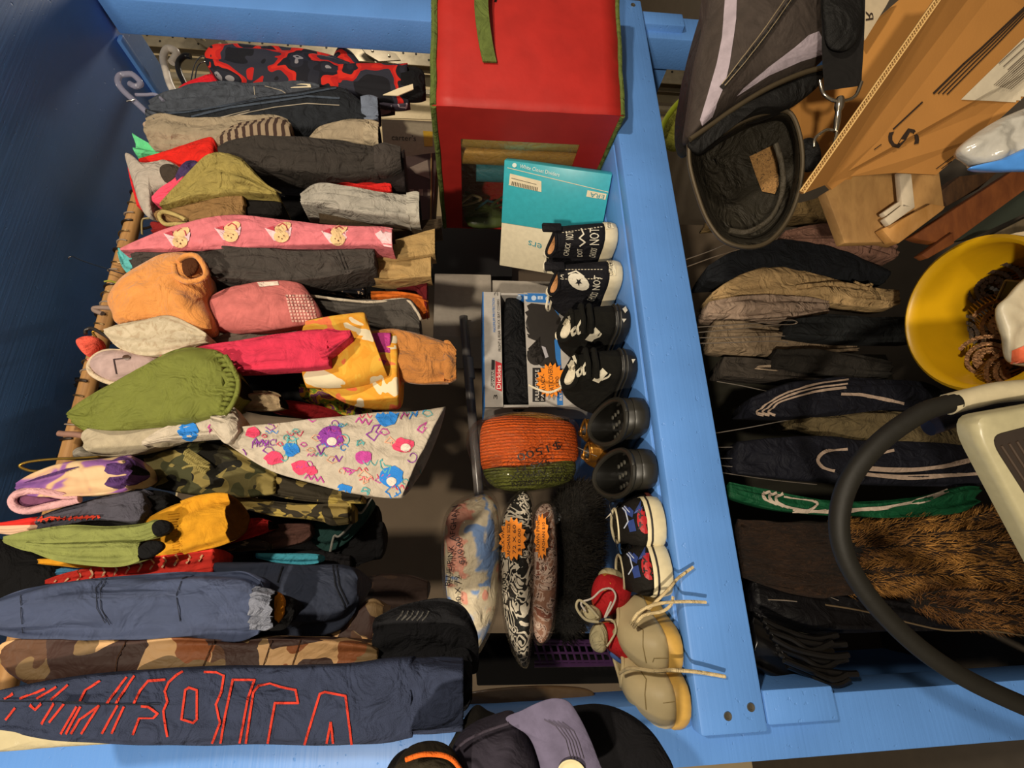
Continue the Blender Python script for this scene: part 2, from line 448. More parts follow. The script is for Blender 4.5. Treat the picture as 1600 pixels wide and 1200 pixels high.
# ================================================================= the setting
FR = .89; SH = .99
def board(name, lo, hi, mat=BLUE, bevel=.004):
    mb = MB(); mb.bx(lo, hi); o = mb.build(name, mat, bevel=bevel, smooth=True, angle=30); return struct(o)
mb = MB(); mb.bx((-1.6, -1.4, -.05), (6, 2.7, 0)); struct(mb.build('floor', plain('4A4238', .8, bmp=.3, bs=20), smooth=False))
mb = MB(); mb.bx((-1.6, 2.6, 0), (6, 2.7, 4.6)); struct(mb.build('wall_back', plain('D8C39A', .8, bmp=.1, bs=9), smooth=False))
mb = MB(); mb.bx((-.5, 1.62, 0), (1.28, 1.64, 2.26)); struct(mb.build('wall_partition', plain('6B5C4A', .85, bmp=.15, bs=12), smooth=False))
board('trim_1', (-.345, FR, 0), (-.255, FR+.09, 2.27))           # left post
board('trim_2', (1.325, FR, 0), (1.415, FR+.09, 2.27))            # right post
# shelf
mb = MB(); a = [PY(931, 0, .85), PY(1100, 1152, .85), PY(1199, 1143, .85), PY(1006, 2, .85)]
a = [Vector((1.41, .85, SH)), Vector((-.292, .85, SH-.006)), Vector((-.292, .85, .872)), Vector((1.41, .85, .872))]
mb.prism(a, (0, .036, 0)); struct(mb.build('trim_4', BLUE, bevel=.005, angle=30))
board('trim_5', (-.30, .8905, SH-.045), (1.42, 1.0, SH-.002))
board('shelf_board', (-.30, 1.004, SH-.04), (1.42, 1.6, SH-.002))
board('trim_6', (-.285, .855, .745), (-.235, 1.6, .868)); board('trim_7', (1.35, .87, .745), (1.40, 1.6, .868))
# upper deck and its side rails
board('ceiling_deck', (-1.2, .5, 2.275), (1.42, 1.64, 2.30), BLUE)
board('trim_8', (1.30, .98, 2.262), (1.325, 1.62, 2.275)); board('trim_9', (-.375, .99, 0), (-.35, 1.62, .82))
# screws in the board end
sm = plain('8A8578', .35, .9)
for px, py in ((1137, 1119), (1173, 1105), (989, 8)):
    mb = MB(); p = PY(px, py, .85); mb.lathe(p+Vector((0, .001, 0)), (0, -1, 0), [(.0001, .0016), (.0028, .0016), (.003, .0022), (.0062, .0026), (.0072, -.001)], 20, True)
    tag(mb.build('screw', sm), {1137: 'screw nearer the shelf top at the tan shoe end of the blue board', 1173: 'screw nearer the lower edge at the tan shoe end of the blue board', 989: 'screw in the blue board beside the red bag'}[px], 'screw')
# closet rod
mb = MB(); mb.tube([(-.25, 1.05, 2.165), (1.0, 1.05, 2.165)], .017, 20)
tag(mb.build('closet_rod', wood('8A6238', 'B78A55')), 'round wooden closet rod the upper clothes hang from', 'rod')
# ================================================================= clothes on the upper rod (from the red bag end towards the near post)
def T(name, label, cat, px, py, Y, group=None): return thing(name, label, cat, PY(px, py, Y), group)
UG = 'clothes on the upper rod'
def seam(o, parent, name, mat, lines, w=1.6, label=None, lift=.0012):
    s = Stamp(o, lift)
    for l in lines: s.line(l, w)
    return s.done(name, mat, parent, label)
def cuff(name, mat, pts, Y, parent, r=None, label=None):
    pass
# --- red and black fleece pyjamas
M_FL = blotch(['16161C', '2A2B36', 'B01E1A', 'C4281C', '1A1A22', '23242E', '8A868A', '1B1C26'], 9, [0, .36, .455, .50, .535, .58, .635, .67], dist=.3)
t = T('fleece_pajamas', 'red and black patched fleece pajamas hanging topmost beside the red bag', 'pajamas', 460, 105, 1.0, UG)
G('body', None, None, M_FL, [(322, 88, 100), (345, 77, 125), (400, 78, 136), (460, 82, 138), (520, 92, 142), (575, 108, 152), (610, 112, 148)], 1.0, .12, t)
G('sleeve', None, None, M_FL, [(530, 106, 140), (570, 104, 152), (610, 105, 158), (638, 107, 158)], .96, .06, t, m=24)
G('cuff', 'black knit cuff', None, cloth('111112'), [(628, 112, 152), (645, 108, 154), (658, 112, 152), (664, 122, 146)], .955, .05, t, m=16, open1=True)
puff('hood', None, None, M_FL, [(520, 100), (530, 74), (545, 80), (556, 90), (566, 108), (545, 112)], 1.02, parent=t, tf=.02, tb=.03)
G('pocket_lining', 'grey printed lining', None, blotch(['9A8F98', '3A3440'], 50), [(585, 150, 160), (610, 148, 168), (632, 150, 168), (640, 156, 162)], .975, .03, t, m=14)
G('shirt', 'bright red shirt peeking out behind the faded blue jeans', 'shirt', cloth('D2202C'), [(270, 150, 158), (300, 130, 150), (335, 118, 140), (365, 128, 142), (380, 136, 144)], 1.04, .08, group=UG, m=24)
# --- jeans
DEN = cloth('4A4F58', .9, .6, 1200, .3); DND = cloth('24272C', .9, .6, 1200, .3); ST = plain('9A9080', .8)
t = T('jeans', 'faded blue jeans with grey side seams, above the dark denim pair', 'jeans', 350, 150, .97, UG)
o = G('leg', None, None, DEN, [(236, 160, 176), (270, 147, 178), (330, 134, 178), (400, 134, 168), (470, 132, 156), (500, 136, 152)], .965, .12, t)
seam(o, t, 'seam', ST, [[(397, 136), (400, 165)], [(414, 135), (440, 142), (452, 150)]], 1.2)
t = T('jeans', 'dark blue jeans with thick stitched side seam, turned over their hanger', 'jeans', 400, 170, .92, UG)
o = G('leg', None, None, DND, [(229, 172, 184), (262, 178, 198), (330, 172, 200), (400, 158, 200), (470, 146, 205), (530, 140, 200), (565, 160, 196), (582, 178, 190)], .91, .12, t, fold=.004)
G('waistband', 'faded denim waistband', None, DEN, [(231, 174, 186), (245, 180, 200), (258, 186, 218)], .905, .04, t, m=14)
seam(o, t, 'seam', cloth('424B58'), [[(240, 180), (290, 176), (350, 166), (410, 155), (470, 148), (525, 138)], [(300, 182), (360, 168), (420, 160), (480, 151), (530, 154)]], 3, lift=.0015)
seam(o, t, 'stitching', ST, [[(276, 190), (330, 190), (380, 178), (430, 168), (480, 162), (530, 165)], [(300, 186), (345, 184), (390, 173)]], 1.3)
G('hem', 'folded lighter hem', None, cloth('6B7485'), [(566, 155, 188), (580, 152, 190), (592, 156, 188)], .905, .05, t, m=14, open1=True)
for nm, out, lab in (('swing_tag', [(598, 148), (622, 138), (645, 131), (646, 139), (622, 149)], 'cream paper swing tag sticking out below the fleece pajamas'), ('swing_tag', [(452, 134), (484, 128), (486, 136), (455, 138)], 'small cream paper tag above the waist of the dark jeans')):
    mb = MB(); mb.prism([PY(x, y, .9 if x > 500 else .96) for x, y in out], (0, .002, 0)); tag(mb.build(nm, plain('DDCFAE', .7), bevel=0, smooth=False), lab, 'tag')
# --- khaki shorts with plaid lining, khaki trousers
KH = cloth('9A8B74'); PL = stripes('8E7C66', '3E2E28', 60, 2, .55, .004)
t = T('shorts', 'khaki shorts with brown striped turned out lining', 'shorts', 340, 210, .9, UG)
G('body', None, None, KH, [(232, 190, 224), (262, 186, 230), (320, 194, 232), (380, 188, 232), (430, 186, 225), (452, 192, 222)], .9, .12, t)
G('lining', 'brown striped lining', None, PL, [(340, 215, 226), (375, 198, 228), (410, 190, 228), (440, 188, 226), (456, 196, 222)], .888, .04, t, m=20)
t = T('trousers', 'light khaki trousers with turned up hem above the charcoal sweatpants', 'trousers', 540, 208, .9, UG)
G('leg', None, None, KH, [(480, 220, 226), (505, 200, 226), (540, 190, 230), (570, 190, 232), (578, 192, 232)], .9, .1, t, m=24)
G('hem', None, None, cloth('AC9C82'), [(570, 190, 232), (582, 192, 233), (593, 196, 234)], .893, .06, t, m=14, open1=True)
# --- charcoal sweatpants
t = T('sweatpants', 'charcoal sweatpants with bunched ankle cuff, left of the paper bag', 'trousers', 480, 245, .86, UG)
G('leg', None, None, cloth('38332F', wr=.7), [(342, 232, 244), (380, 222, 256), (440, 219, 266), (500, 219, 272), (560, 226, 270), (590, 232, 268)], .86, .12, t, fold=.008)
G('cuff', 'gathered cuff', None, cloth('3F3935'), [(586, 232, 266), (600, 228, 268), (615, 232, 264), (627, 236, 258)], .855, .07, t, m=16, open1=True)
G('trousers', 'dark brown trousers hanging just below the charcoal sweatpants', 'trousers', cloth('2A2322'), [(480, 250, 270), (540, 258, 284), (590, 262, 290), (633, 240, 292)], .9, .08, group=UG, m=24)
# --- cluster of tops at the far shoulder end
G('tee_shirt', 'mint green tee shirt collar sticking up above the red tee', 'shirt', cloth('62C98A'), [(211, 213, 216, 248), (222, 220, 232, 248), (245, 231, 246, 244), (280, 238, 282, 244)], .93, .06, group=UG, m=20, bulge=.3)
G('tee_shirt', 'plain bright red tee shirt between green collar and white vest', 'shirt', cloth('D8261C'), [(218, 248, 256), (260, 238, 262), (300, 229, 272), (335, 222, 282), (342, 236, 270)], .9, .1, group=UG)
t = T('vest', 'white sleeveless vest with wide armhole, at the wall end of the rod', 'shirt', 240, 270, .88, UG)
o = puff('body', None, None, cloth('B0A598'), [(196, 244), (206, 243), (222, 256), (250, 254), (262, 252), (282, 262), (300, 285), (262, 292), (244, 306), (238, 340), (222, 328), (208, 285)], .885, parent=t, tf=.02, tb=.05)
puff('armhole', 'dark armhole', None, cloth('40372F'), [(250, 262), (262, 256), (280, 262), (276, 274), (262, 286), (252, 276)], .862, parent=t, tf=.004, tb=.004)
G('tee_shirt', 'red tee shirt with a lilac sleeve showing under the white vest', 'shirt', cloth('D2262C'), [(200, 262, 206, 268), (206, 290, 212, 296), (214, 322, 222, 322)], .9, .05, group=UG, m=14)
t = T('leggings', 'small coral pink leggings with a purple cuff in front of the olive shorts', 'trousers', 270, 290, .865, UG)
G('leg', None, None, cloth('E9506A'), [(238, 308, 314), (255, 294, 316), (275, 280, 310), (292, 266, 296)], .862, .05, t, m=16)
G('cuff', 'purple cuff', None, cloth('45365C'), [(278, 276, 292), (292, 258, 284), (306, 252, 266), (316, 262, 266)], .858, .05, t, m=14)
# --- olive and brown shorts
OL = cloth('9A8A4C', .75, .8)
t = T('shorts', 'olive green shorts with scalloped piped hem', 'shorts', 340, 275, .85, UG)
G('leg', None, None, OL, [(250, 318, 322), (280, 292, 318), (315, 262, 312), (345, 243, 308), (380, 252, 304), (410, 282, 304), (432, 298, 304)], .845, .12, t, fold=.009)
ptube('piping', [PY(x, y, .842) for x, y in ((345, 242), (375, 247), (386, 262), (402, 282), (425, 294), (440, 302))], .0018, cloth('4A4026'), t)
t = T('shorts', 'brown shorts with a buttoned waistband below the olive pair', 'shorts', 320, 335, .87, UG)
G('leg', None, None, cloth('8A6A42', .8, .7), [(245, 330, 346), (280, 318, 354), (330, 308, 352), (370, 304, 350), (385, 306, 350)], .868, .12, t, fold=.008)
G('lining', 'black inside of the leg', None, cloth('14110F'), [(378, 308, 346), (400, 303, 348), (430, 306, 344), (442, 318, 334)], .88, .08, t, m=18)
ptube('waistband', [PY(x, y, .85) for x, y in ((310, 352), (280, 350), (258, 350), (249, 338), (256, 331), (275, 336), (290, 344))], .004, cloth('B5A066'), t)
G('shirt', 'dark wine shirt edge beside the waistband of the brown shorts', 'shirt', cloth('7E1D1C'), [(240, 346, 366), (255, 348, 364), (275, 354, 362)], .87, .05, group=UG, m=14)
G('tee_shirt', 'crumpled blue denim shirt with grey sleeve deep between the sweatpants', 'shirt', DEN, [(420, 276, 284), (460, 274, 290), (500, 274, 286), (515, 276, 280)], .93, .06, group=UG, m=18)
G('shirt', 'red shirt hem squeezed above the light grey sweatpants', 'shirt', cloth('CC2420'), [(500, 292, 296), (540, 285, 302), (575, 288, 304), (606, 286, 304), (612, 292, 302)], .9, .06, group=UG, m=18)
t = T('sweatpants', 'light heather grey sweatpants with plain hem', 'trousers', 570, 315, .86, UG)
G('leg', None, None, cloth('A39D92', wr=.8), [(470, 306, 318), (500, 292, 322), (540, 296, 330), (580, 300, 338), (620, 304, 344), (640, 306, 346)], .858, .1, t, fold=.008)
G('hem', None, None, cloth('ADA79A'), [(636, 306, 345), (650, 304, 347), (656, 306, 347)], .856, .08, t, m=12, open1=True)
G('tee_shirt', 'dark olive tee shirt above the tan trousers hems', 'shirt', cloth('3C3022'), [(500, 326, 350), (570, 340, 358), (620, 348, 364), (690, 342, 352)], .9, .08, group=UG, m=20)
# --- pink printed pajama leg
t = T('pajama_trousers', 'pink pajama trousers printed with round cartoon faces', 'trousers', 400, 365, .83, UG)
PKM = cloth('D0727A', .8, .35)
o = G('leg', None, None, PKM, [(188, 388, 391), (215, 376, 391), (260, 360, 391), (320, 344, 390), (380, 338, 386), (440, 344, 384), (520, 352, 384), (590, 354, 386), (614, 357, 389)], .83, .1, t, lining=cloth('3A1712'), open1=True, fold=.003)
S1, S2, S3, S4 = Stamp(o), Stamp(o, .0018), Stamp(o, .0024), Stamp(o, .003)
for cx, cy in ((282, 374), (361, 365), (440, 366), (528, 370)):
    S1.poly([(cx-26, cy-9), (cx-8, cy-8), (cx+6, cy-18), (cx+16, cy-10), (cx+14, cy+2), (cx+2, cy+12), (cx-12, cy+10)])
    S2.blob((cx+2, cy-10), 14, 7, rot=-.4); S2.blob((cx, cy+4), 12, 9)
    S3.line([(cx-4, cy-12), (cx+2, cy-16), (cx+8, cy-12), (cx+10, cy-5)], 1.6); S3.poly([(cx-24, cy-8), (cx-12, cy-12), (cx-10, cy-4)])
    for dx, dy in ((-4, 4), (4, 2), (1, 7)): S4.blob((cx+dx, cy+dy), 1, 1, 6, 1)
S1.poly([(586, 366), (603, 356), (612, 358), (612, 386), (600, 384)])
for s, n, c in ((S1, 'print', 'E9C2C6'), (S2, 'print', 'E3BE8C'), (S3, 'print', 'B8414F'), (S4, 'print', '5A2A1C')): s.done(n, cloth(c), t)
# --- charcoal trousers, tan trousers, teal collar
t = T('trousers', 'charcoal grey trousers directly below the pink pajama leg', 'trousers', 400, 415, .85, UG)
CH = cloth('453F3B', wr=.7)
o = G('leg', None, None, CH, [(210, 396, 432), (240, 390, 436), (320, 388, 436), (400, 388, 438), (470, 388, 440), (540, 389, 430), (586, 392, 418)], .85, .12, t, fold=.008)
seam(o, t, 'seam', cloth('2A2624'), [[(528, 392), (540, 425)], [(533, 392), (545, 424)]], 1.4)
t = T('trousers', 'tan trousers with two stitched hems left of the white carton', 'trousers', 630, 400, .9, UG)
TAN = cloth('A88A5A', wr=.4)
G('leg', None, None, TAN, [(570, 386, 402), (610, 380, 408), (650, 368, 402), (680, 362, 398)], .885, .08, t, open1=True)
G('leg', None, None, TAN, [(575, 406, 436), (610, 408, 440), (650, 406, 436), (674, 400, 434)], .9, .08, t, open1=True)
G('skirt', 'dark wine skirt corner under the tan trousers', 'skirt', cloth('5A1218'), [(620, 445, 452), (650, 435, 455), (668, 432, 500)], .94, .05, group=UG, m=14)
G('tee_shirt', 'teal tee shirt bunched between the rod and the charcoal trousers', 'shirt', cloth('5FB0AE'), [(186, 388, 398), (195, 390, 418), (204, 392, 436), (214, 394, 440)], .87, .08, group=UG, m=20)
G('shirt', 'black flower printed blouse in the gap below the charcoal trousers', 'shirt', blotch(['0F0E10', '16131A', 'B59A7C', '7A3040'], 70, [0, .4, .62, .7]), [(430, 430, 440), (500, 424, 450), (540, 430, 458), (570, 440, 462)], .95, .06, group=UG, m=18)
# --- orange hoodie, dusty pink sweatshirt
ORF = cloth('D08A48', 1, .4, 500, .12, .3)
t = T('hoodie', 'light orange fleece hoodie with folded pocket edge', 'hoodie', 250, 450, .82, UG)
o = puff('body', None, None, ORF, [(172, 470), (195, 440), (250, 405), (285, 398), (312, 402), (325, 420), (326, 450), (322, 472), (332, 500), (320, 518), (260, 505), (190, 508), (178, 492)], .83, parent=t, tf=.045, tb=.1, fold=.006, m=14)
puff('pocket_opening', 'dark folded opening', None, cloth('4A2812'), [(284, 414), (290, 404), (302, 402), (310, 412), (306, 424), (294, 432), (286, 426)], .795, parent=t, tf=.006, tb=.01)
ptube('rib_trim', [PY(x, y, .79) for x, y in ((272, 414), (276, 432), (292, 440), (310, 438), (322, 430), (318, 414), (306, 400), (290, 400), (278, 408))], .005, ORF, t)
t = T('sweatshirt', 'dusty pink sweatshirt with a worn white patch, below the orange hoodie', 'sweatshirt', 410, 480, .86, UG)
o = puff('body', None, None, cloth('BE6A66', 1, .3), [(318, 478), (350, 456), (390, 446), (425, 441), (462, 440), (482, 456), (502, 498), (450, 514), (390, 518), (340, 514), (322, 505)], .86, parent=t, tf=.035, tb=.1, m=12)
s = Stamp(o); s.poly([(402, 442), (434, 440), (436, 446), (406, 449)]); s.done('patch', cloth('E6D2C2'), t, 'pale patch')
s = Stamp(o)
for i in range(8):
    for k in range(9): s.poly([(446+i*5.2+k*1.2, 461+k*4.8), (449.6+i*5.2+k*1.2, 461+k*4.8), (449.8+i*5.2+k*1.2, 464.4+k*4.8), (446.4+i*5.2+k*1.2, 464.4+k*4.8)])
s.done('print', cloth('E3B4A6'), t, 'faded white print')
t = T('trousers', 'slate grey trousers with frayed white edge above the rust orange sweatpants', 'trousers', 580, 490, .91, UG)
G('leg', None, None, cloth('4A4540'), [(480, 464, 474), (540, 468, 494), (600, 472, 512), (640, 470, 520), (656, 488, 522)], .91, .08, t)
ptube('fabric_edge', [PY(x, y, .895) for x, y in ((485, 462), (530, 468), (580, 472), (632, 468), (650, 485), (658, 500))], .003, cloth('B9AC98'), t)
G('leggings', 'burnt orange leggings end beside the white carton', 'trousers', cloth('C0601E'), [(580, 458, 470), (620, 458, 478), (650, 462, 494), (669, 470, 488)], .93, .06, group=UG, m=18)
# --- cream dotted sleeve, coral and lilac tops, hangers below
G('blouse', 'cream dotted blouse sleeve below the orange hoodie', 'shirt', blotch(['A8967C', 'B4A68C', 'BDAF96'], 90, [0, .4, .55]), [(164, 514, 522), (190, 508, 545), (230, 500, 556), (270, 494, 552), (300, 506, 545), (322, 520, 534)], .815, .08, group=UG, lining=cloth('C99C86'))
G('shirt', 'grey brown shirt tucked behind the hot pink trousers', 'shirt', cloth('6E645A'), [(330, 530, 540), (380, 516, 536), (430, 506, 530), (465, 505, 520)], .875, .05, group=UG, m=18)
t = T('tee_shirt', 'coral tee shirt with rolled neck at the rod', 'shirt', 160, 540, .85, UG)
G('body', None, None, cloth('EE8A78'), [(140, 560, 575), (180, 548, 578), (240, 544, 574), (300, 540, 566), (360, 535, 556)], .85, .06, t, m=20)
puff('collar', None, None, cloth('E85F4C'), [(123, 535), (135, 528), (150, 527), (158, 533), (150, 550), (140, 558), (128, 548)], .84, parent=t, tf=.02, tb=.03)
t = T('bib_top', 'pale lilac baby top with cream piped edge and button', 'shirt', 200, 570, .825, UG)
o = puff('body', None, None, cloth('AC938E', .8, .2), [(139, 572), (148, 556), (168, 548), (200, 548), (228, 554), (250, 562), (234, 580), (205, 592), (182, 600), (160, 592)], .825, parent=t, tf=.02, tb=.03)
ptube('piping', [PY(x, y, .818) for x, y in ((190, 549), (165, 549), (147, 558), (139, 573), (146, 586), (166, 596), (184, 600))], .004, cloth('C8B498'), t)
s = Stamp(o, .002); s.blob((198, 559), 6, 3.5); s.done('button', plain('4A3324', .4), t)
seam(o, t, 'seam', cloth('4A3A3C'), [[(196, 560), (178, 562), (182, 584)]], 1.6)
# --- hot pink trousers and yellow patterned shorts
t = T('trousers', 'hot pink trousers with twisted ankle lying over yellow shorts', 'trousers', 430, 545, .80, UG)
HP = cloth('C8344E', 1, .35)
o = G('leg', None, None, HP, [(250, 556, 566), (320, 540, 578), (380, 532, 580), (440, 522, 578), (490, 515, 576), (515, 516, 572)], .80, .09, t, fold=.005)
G('cuff', None, None, HP, [(503, 516, 560), (515, 513, 556), (532, 517, 540), (548, 517, 526)], .79, .06, t, m=18, fold=.009)
YP = blotch(['D8C9A8', 'D8942E', 'D89C34', 'DAA83E', 'E8784A', 'E2604C'], 17, [0, .40, .46, .52, .60, .66], dist=.5)
t = T('shorts', 'yellow and coral flower patterned shorts under the hot pink trousers', 'shorts', 530, 550, .86, UG)
G('leg', None, None, YP, [(430, 522, 574, 440), (480, 505, 480, 606), (530, 496, 530, 608), (568, 492, 570, 602), (572, 498, 606, 588)][1:], .85, .08, t, fold=.005)
G('leg', None, None, YP, [(500, 560, 606), (540, 548, 630), (580, 530, 640), (618, 523, 640), (625, 540, 636)], .89, .08, t)
G('lining', 'magenta gathered lining', None, cloth('B83E86'), [(566, 526, 575), (590, 522, 588), (612, 522, 588)], .875, .03, t, m=16, fold=.004)
t = T('sweatpants', 'rust orange fleece sweatpants with elastic ankle, longest in the row', 'trousers', 650, 555, .9, UG)
RO = cloth('B4763C', 1, .5, 500, .15, .2)
G('leg', None, None, RO, [(560, 518, 570), (610, 514, 590), (650, 522, 598), (685, 533, 597), (700, 540, 596)], .89, .1, t)
G('cuff', None, None, RO, [(694, 537, 596), (703, 540, 597), (713, 552, 590)], .885, .07, t, m=16, fold=.011, ff=3, open1=True)
# --- olive nylon trousers
t = T('trousers', 'shiny olive green nylon trousers with gathered elastic waist', 'trousers', 250, 610, .80, UG)
ON = cloth('757B36', .55, .55, 1500, .08)
o = G('leg', None, None, ON, [(106, 644, 652), (140, 622, 668), (190, 592, 672), (250, 562, 668), (300, 548, 666), (340, 552, 656), (358, 562, 648)], .80, .1, t, fold=.010)
G('waistband', None, None, ON, [(348, 556, 650), (358, 562, 644), (366, 572, 634), (375, 588, 620)], .795, .08, t, m=22, fold=.014, ff=3.5, open1=True)
for k in range(13):
    y0 = 556+k*7.4; x1 = 350+20*math.sin(PI*(k+.5)/13)
    ptube('gather', [PY(x1-16, y0+1, .772), PY(x1-8, y0-1+k*.2, .766), PY(x1, y0+2, .768)], [.0012+.0026*math.sin(PI*q/9) for q in range(10)], ON, t, m=10)
ptube('waist_edge', [PY(x, y, .765) for x, y in ((352, 556), (362, 572), (372, 594), (370, 616), (360, 636), (350, 648))], .004, ON, t)
G('leg', 'underside in shade', None, ON, [(112, 652, 660), (150, 664, 680), (210, 666, 678), (260, 664, 672)], .82, .08, t, m=18)
G('socks', 'rolled beige socks hanging right of the olive trousers', 'socks', cloth('9A8566'), [(380, 614, 640), (410, 612, 642), (430, 614, 640), (439, 618, 636)], .85, .05, group=UG, m=18, open1=True)
G('dress', 'colourful flower print dress deep under the yellow shorts', 'dress', blotch(['3A2230', '6A8A2C', 'C8A838', '7A4070', '8A6A62'], 40), [(470, 600, 622), (510, 602, 640), (550, 612, 650), (575, 630, 648)], .95, .08, group=UG)
G('shirt', 'dark red shirt in the shade left of the flower print dress', 'shirt', cloth('7A1216'), [(420, 624, 640), (470, 626, 652), (520, 640, 660), (540, 655, 664)], .93, .08, group=UG)
# --- cream sweatshirt and printed dress
t = T('sweatshirt', 'cream sweatshirt folded over its hanger below the olive trousers', 'sweatshirt', 230, 675, .82, UG)
CRM = cloth('A89C84', 1, .3)
G('sleeve', None, None, CRM, [(131, 684, 700), (145, 672, 710), (190, 660, 712), (250, 648, 700), (310, 640, 668), (340, 640, 655)], .82, .08, t)
puff('hood', None, None, cloth('938A7C'), [(118, 706), (132, 698), (150, 706), (160, 715), (140, 724), (122, 720)], .86, parent=t, tf=.02, tb=.03)
t = T('dress', 'white dress with pink and blue doodle prints and tied waist', 'dress', 520, 700, .80, UG)
WD = cloth('B8AC9A', .85, .35)
o1 = G('bodice', None, None, WD, [(222, 690, 696), (255, 670, 690), (300, 654, 688), (340, 644, 686), (366, 638, 690), (374, 645, 680)], .80, .06, t, fold=.008)
o2 = G('skirt', None, None, WD, [(352, 672, 350, 690), (395, 666, 385, 714), (440, 664, 430, 738), (500, 654, 490, 756), (580, 646, 550, 770), (650, 640, 600, 777), (697, 634, 628, 778)], .80, .1, t, fold=.006, lining=cloth('9A928A'), open1=True, bulge=.25)
G('collar', None, None, WD, [(330, 650, 668), (352, 650, 694), (364, 640, 692), (373, 652, 676)], .785, .03, t, m=18, fold=.008)
pr = {k: Stamp([o1, o2]) for k in ('2F7FD0', '8A3E9C', 'D8486A', 'C04A9A', '5FA8A8', 'D8A488')}
for cx, cy, r, c in ((518, 682, 20, '8A3E9C'), (606, 652, 18, '2F7FD0'), (612, 744, 20, '2F7FD0'), (630, 696, 16, 'D8486A'), (455, 702, 13, '2F7FD0'), (428, 716, 14, 'D8486A'), (470, 730, 14, 'D8486A'), (568, 714, 13, 'C04A9A'), (295, 674, 17, '2F7FD0'), (538, 766, 13, '2F7FD0'), (395, 676, 11, 'D8486A'), (487, 735, 9, 'D8486A')):
    S = pr[c]; S.blob((cx, cy), r, r*.8, 14, 3, wob=.3, seed=cx)
for cx, cy, r, c in ((505, 694, 16, '8A3E9C'), (585, 675, 13, '8A3E9C'), (600, 728, 14, '5FA8A8'), (562, 692, 10, '5FA8A8'), (610, 690, 9, 'D8A488'), (570, 745, 11, 'D8A488'), (615, 770, 14, '2F7FD0'), (455, 685, 13, '5FA8A8'), (545, 735, 9, 'C04A9A'), (660, 668, 9, 'C04A9A'), (572, 766, 8, '5FA8A8'), (350, 660, 12, '8A3E9C'), (330, 668, 9, 'C04A9A')):
    S = pr[c]; q = [(cx+r*(.6+.5*math.sin(k*2.3+cx))*math.cos(k*.9), cy+r*(.6+.5*math.cos(k*1.7+cy))*math.sin(k*.9)) for k in range(9)]
    S.line(q, 1.7)
for x0, y0, n, c, up in ((556, 660, 6, 'C04A9A', 1), (626, 655, 5, 'C04A9A', -2), (640, 655, 6, '2F7FD0', -2), (650, 648, 6, '2F7FD0', -2), (395, 692, 6, '8A3E9C', 1), (476, 748, 7, 'C04A9A', 1), (520, 720, 4, '8A3E9C', .5), (375, 708, 3, '8A3E9C', 1.5)):
    pr[c].line([(x0+k*5, y0-8*(k % 2)+k*up) for k in range(n)], 1.8)
rd = random.Random(8)
for k in range(46):
    u, v = rd.random(), rd.random(); cx = 410+260*u; yt = 662-24*u; yb = 720+52*u; cy = yt+(yb-yt)*v; c = rd.choice(list(pr)); r = rd.uniform(4, 9); ph = rd.random()*6
    if k % 3 == 0: pr[c].curve([(cx+r*(k_*.5-1.5), cy+r*.5*math.sin(k_*2.1+ph)) for k_ in range(7)], 1.2, 14)
    elif k % 3 == 1: pr[c].curve([(cx+r*math.cos(a_*.8+ph)*(.5+.12*a_), cy+r*math.sin(a_*.8+ph)*(.5+.12*a_)) for a_ in range(8)], 1.2, 18)
    else: pr[c].line([(cx-r, cy), (cx-r*.4, cy-r*.6), (cx+r*.5, cy-r*.5), (cx+r, cy+r*.2), (cx, cy+r*.6)], 1.2, closed=True)
pr['8A3E9C'].text('MUSIC!', [(394, 700), (432, 696), (432, 686), (394, 690)], sub=1)
for c, S in pr.items(): S.done('print', cloth(c, var=.08), t)
s = Stamp([o1, o2], .002)
for cx, cy in ((519, 690), (612, 752), (634, 700)): s.blob((cx, cy), 8, 7)
s.done('print', cloth('D9CFC2'), t)
# --- camouflage pair
CM = ['5A5230', '2A2618', '7A6C3C', '14120C', '3A3A22']
t = T('jacket', 'dark camouflage fleece jacket with knotted drawcord', 'jacket', 300, 730, .86, UG)
o = G('body', None, None, camo(CM, 14, seed=2), [(195, 706, 735), (230, 702, 758), (290, 692, 772), (340, 692, 778), (390, 712, 778), (430, 740, 772)], .86, .12, t, fold=.009)
mb = MB()
for i in range(26):
    x = 292+ (i % 13)*2.6; y = 706+(i//13)*9+ (i % 13)*1.8
    p = PY(x, y, .818); mb.tube([p+Vector((-.004, 0, .003)), p+Vector((0, -.004, 0)), p+Vector((.004, 0, -.003))], .0022, 6)
mb.tube(spline([PY(x, y, .815) for x, y in ((285, 732), (296, 728), (312, 727), (328, 730))], 14), .0022, 6)
mb.build('drawcord', cloth('8C7F4A'), t)
t = T('cargo_trousers', 'green camouflage cargo trousers below the doodle print dress', 'trousers', 460, 775, .88, UG)
CT = camo(['7E6C3A', '4A4024', '93803F', '2A2418'], 16, seed=9)
o = G('leg', None, None, CT, [(380, 744, 762), (430, 742, 774), (480, 752, 782), (530, 764, 786), (564, 772, 786)], .87, .08, t)
G('leg', None, None, CT, [(360, 766, 790), (420, 782, 806), (480, 788, 812), (530, 786, 820), (550, 786, 818)], .88, .08, t)
G('pocket_flap', None, None, CT, [(505, 786, 800, )+() if False else (505, 786, 812), (520, 784, 820), (545, 786, 818)], .872, .04, t, m=12)
t = T('jacket', 'teal green jacket with pale zipped hem beyond the camouflage trousers', 'jacket', 530, 825, .95, UG)
G('body', None, None, cloth('22403C'), [(480, 815, 838), (510, 815, 862), (540, 790, 850), (570, 780, 815), (580, 778, 795)], .95, .06, t, m=20)
ptube('zipper', [PY(x, y, .93) for x, y in ((516, 862), (522, 838), (530, 838), (548, 820), (556, 802), (566, 800), (580, 778))], .0022, cloth('8E8C84'), t)
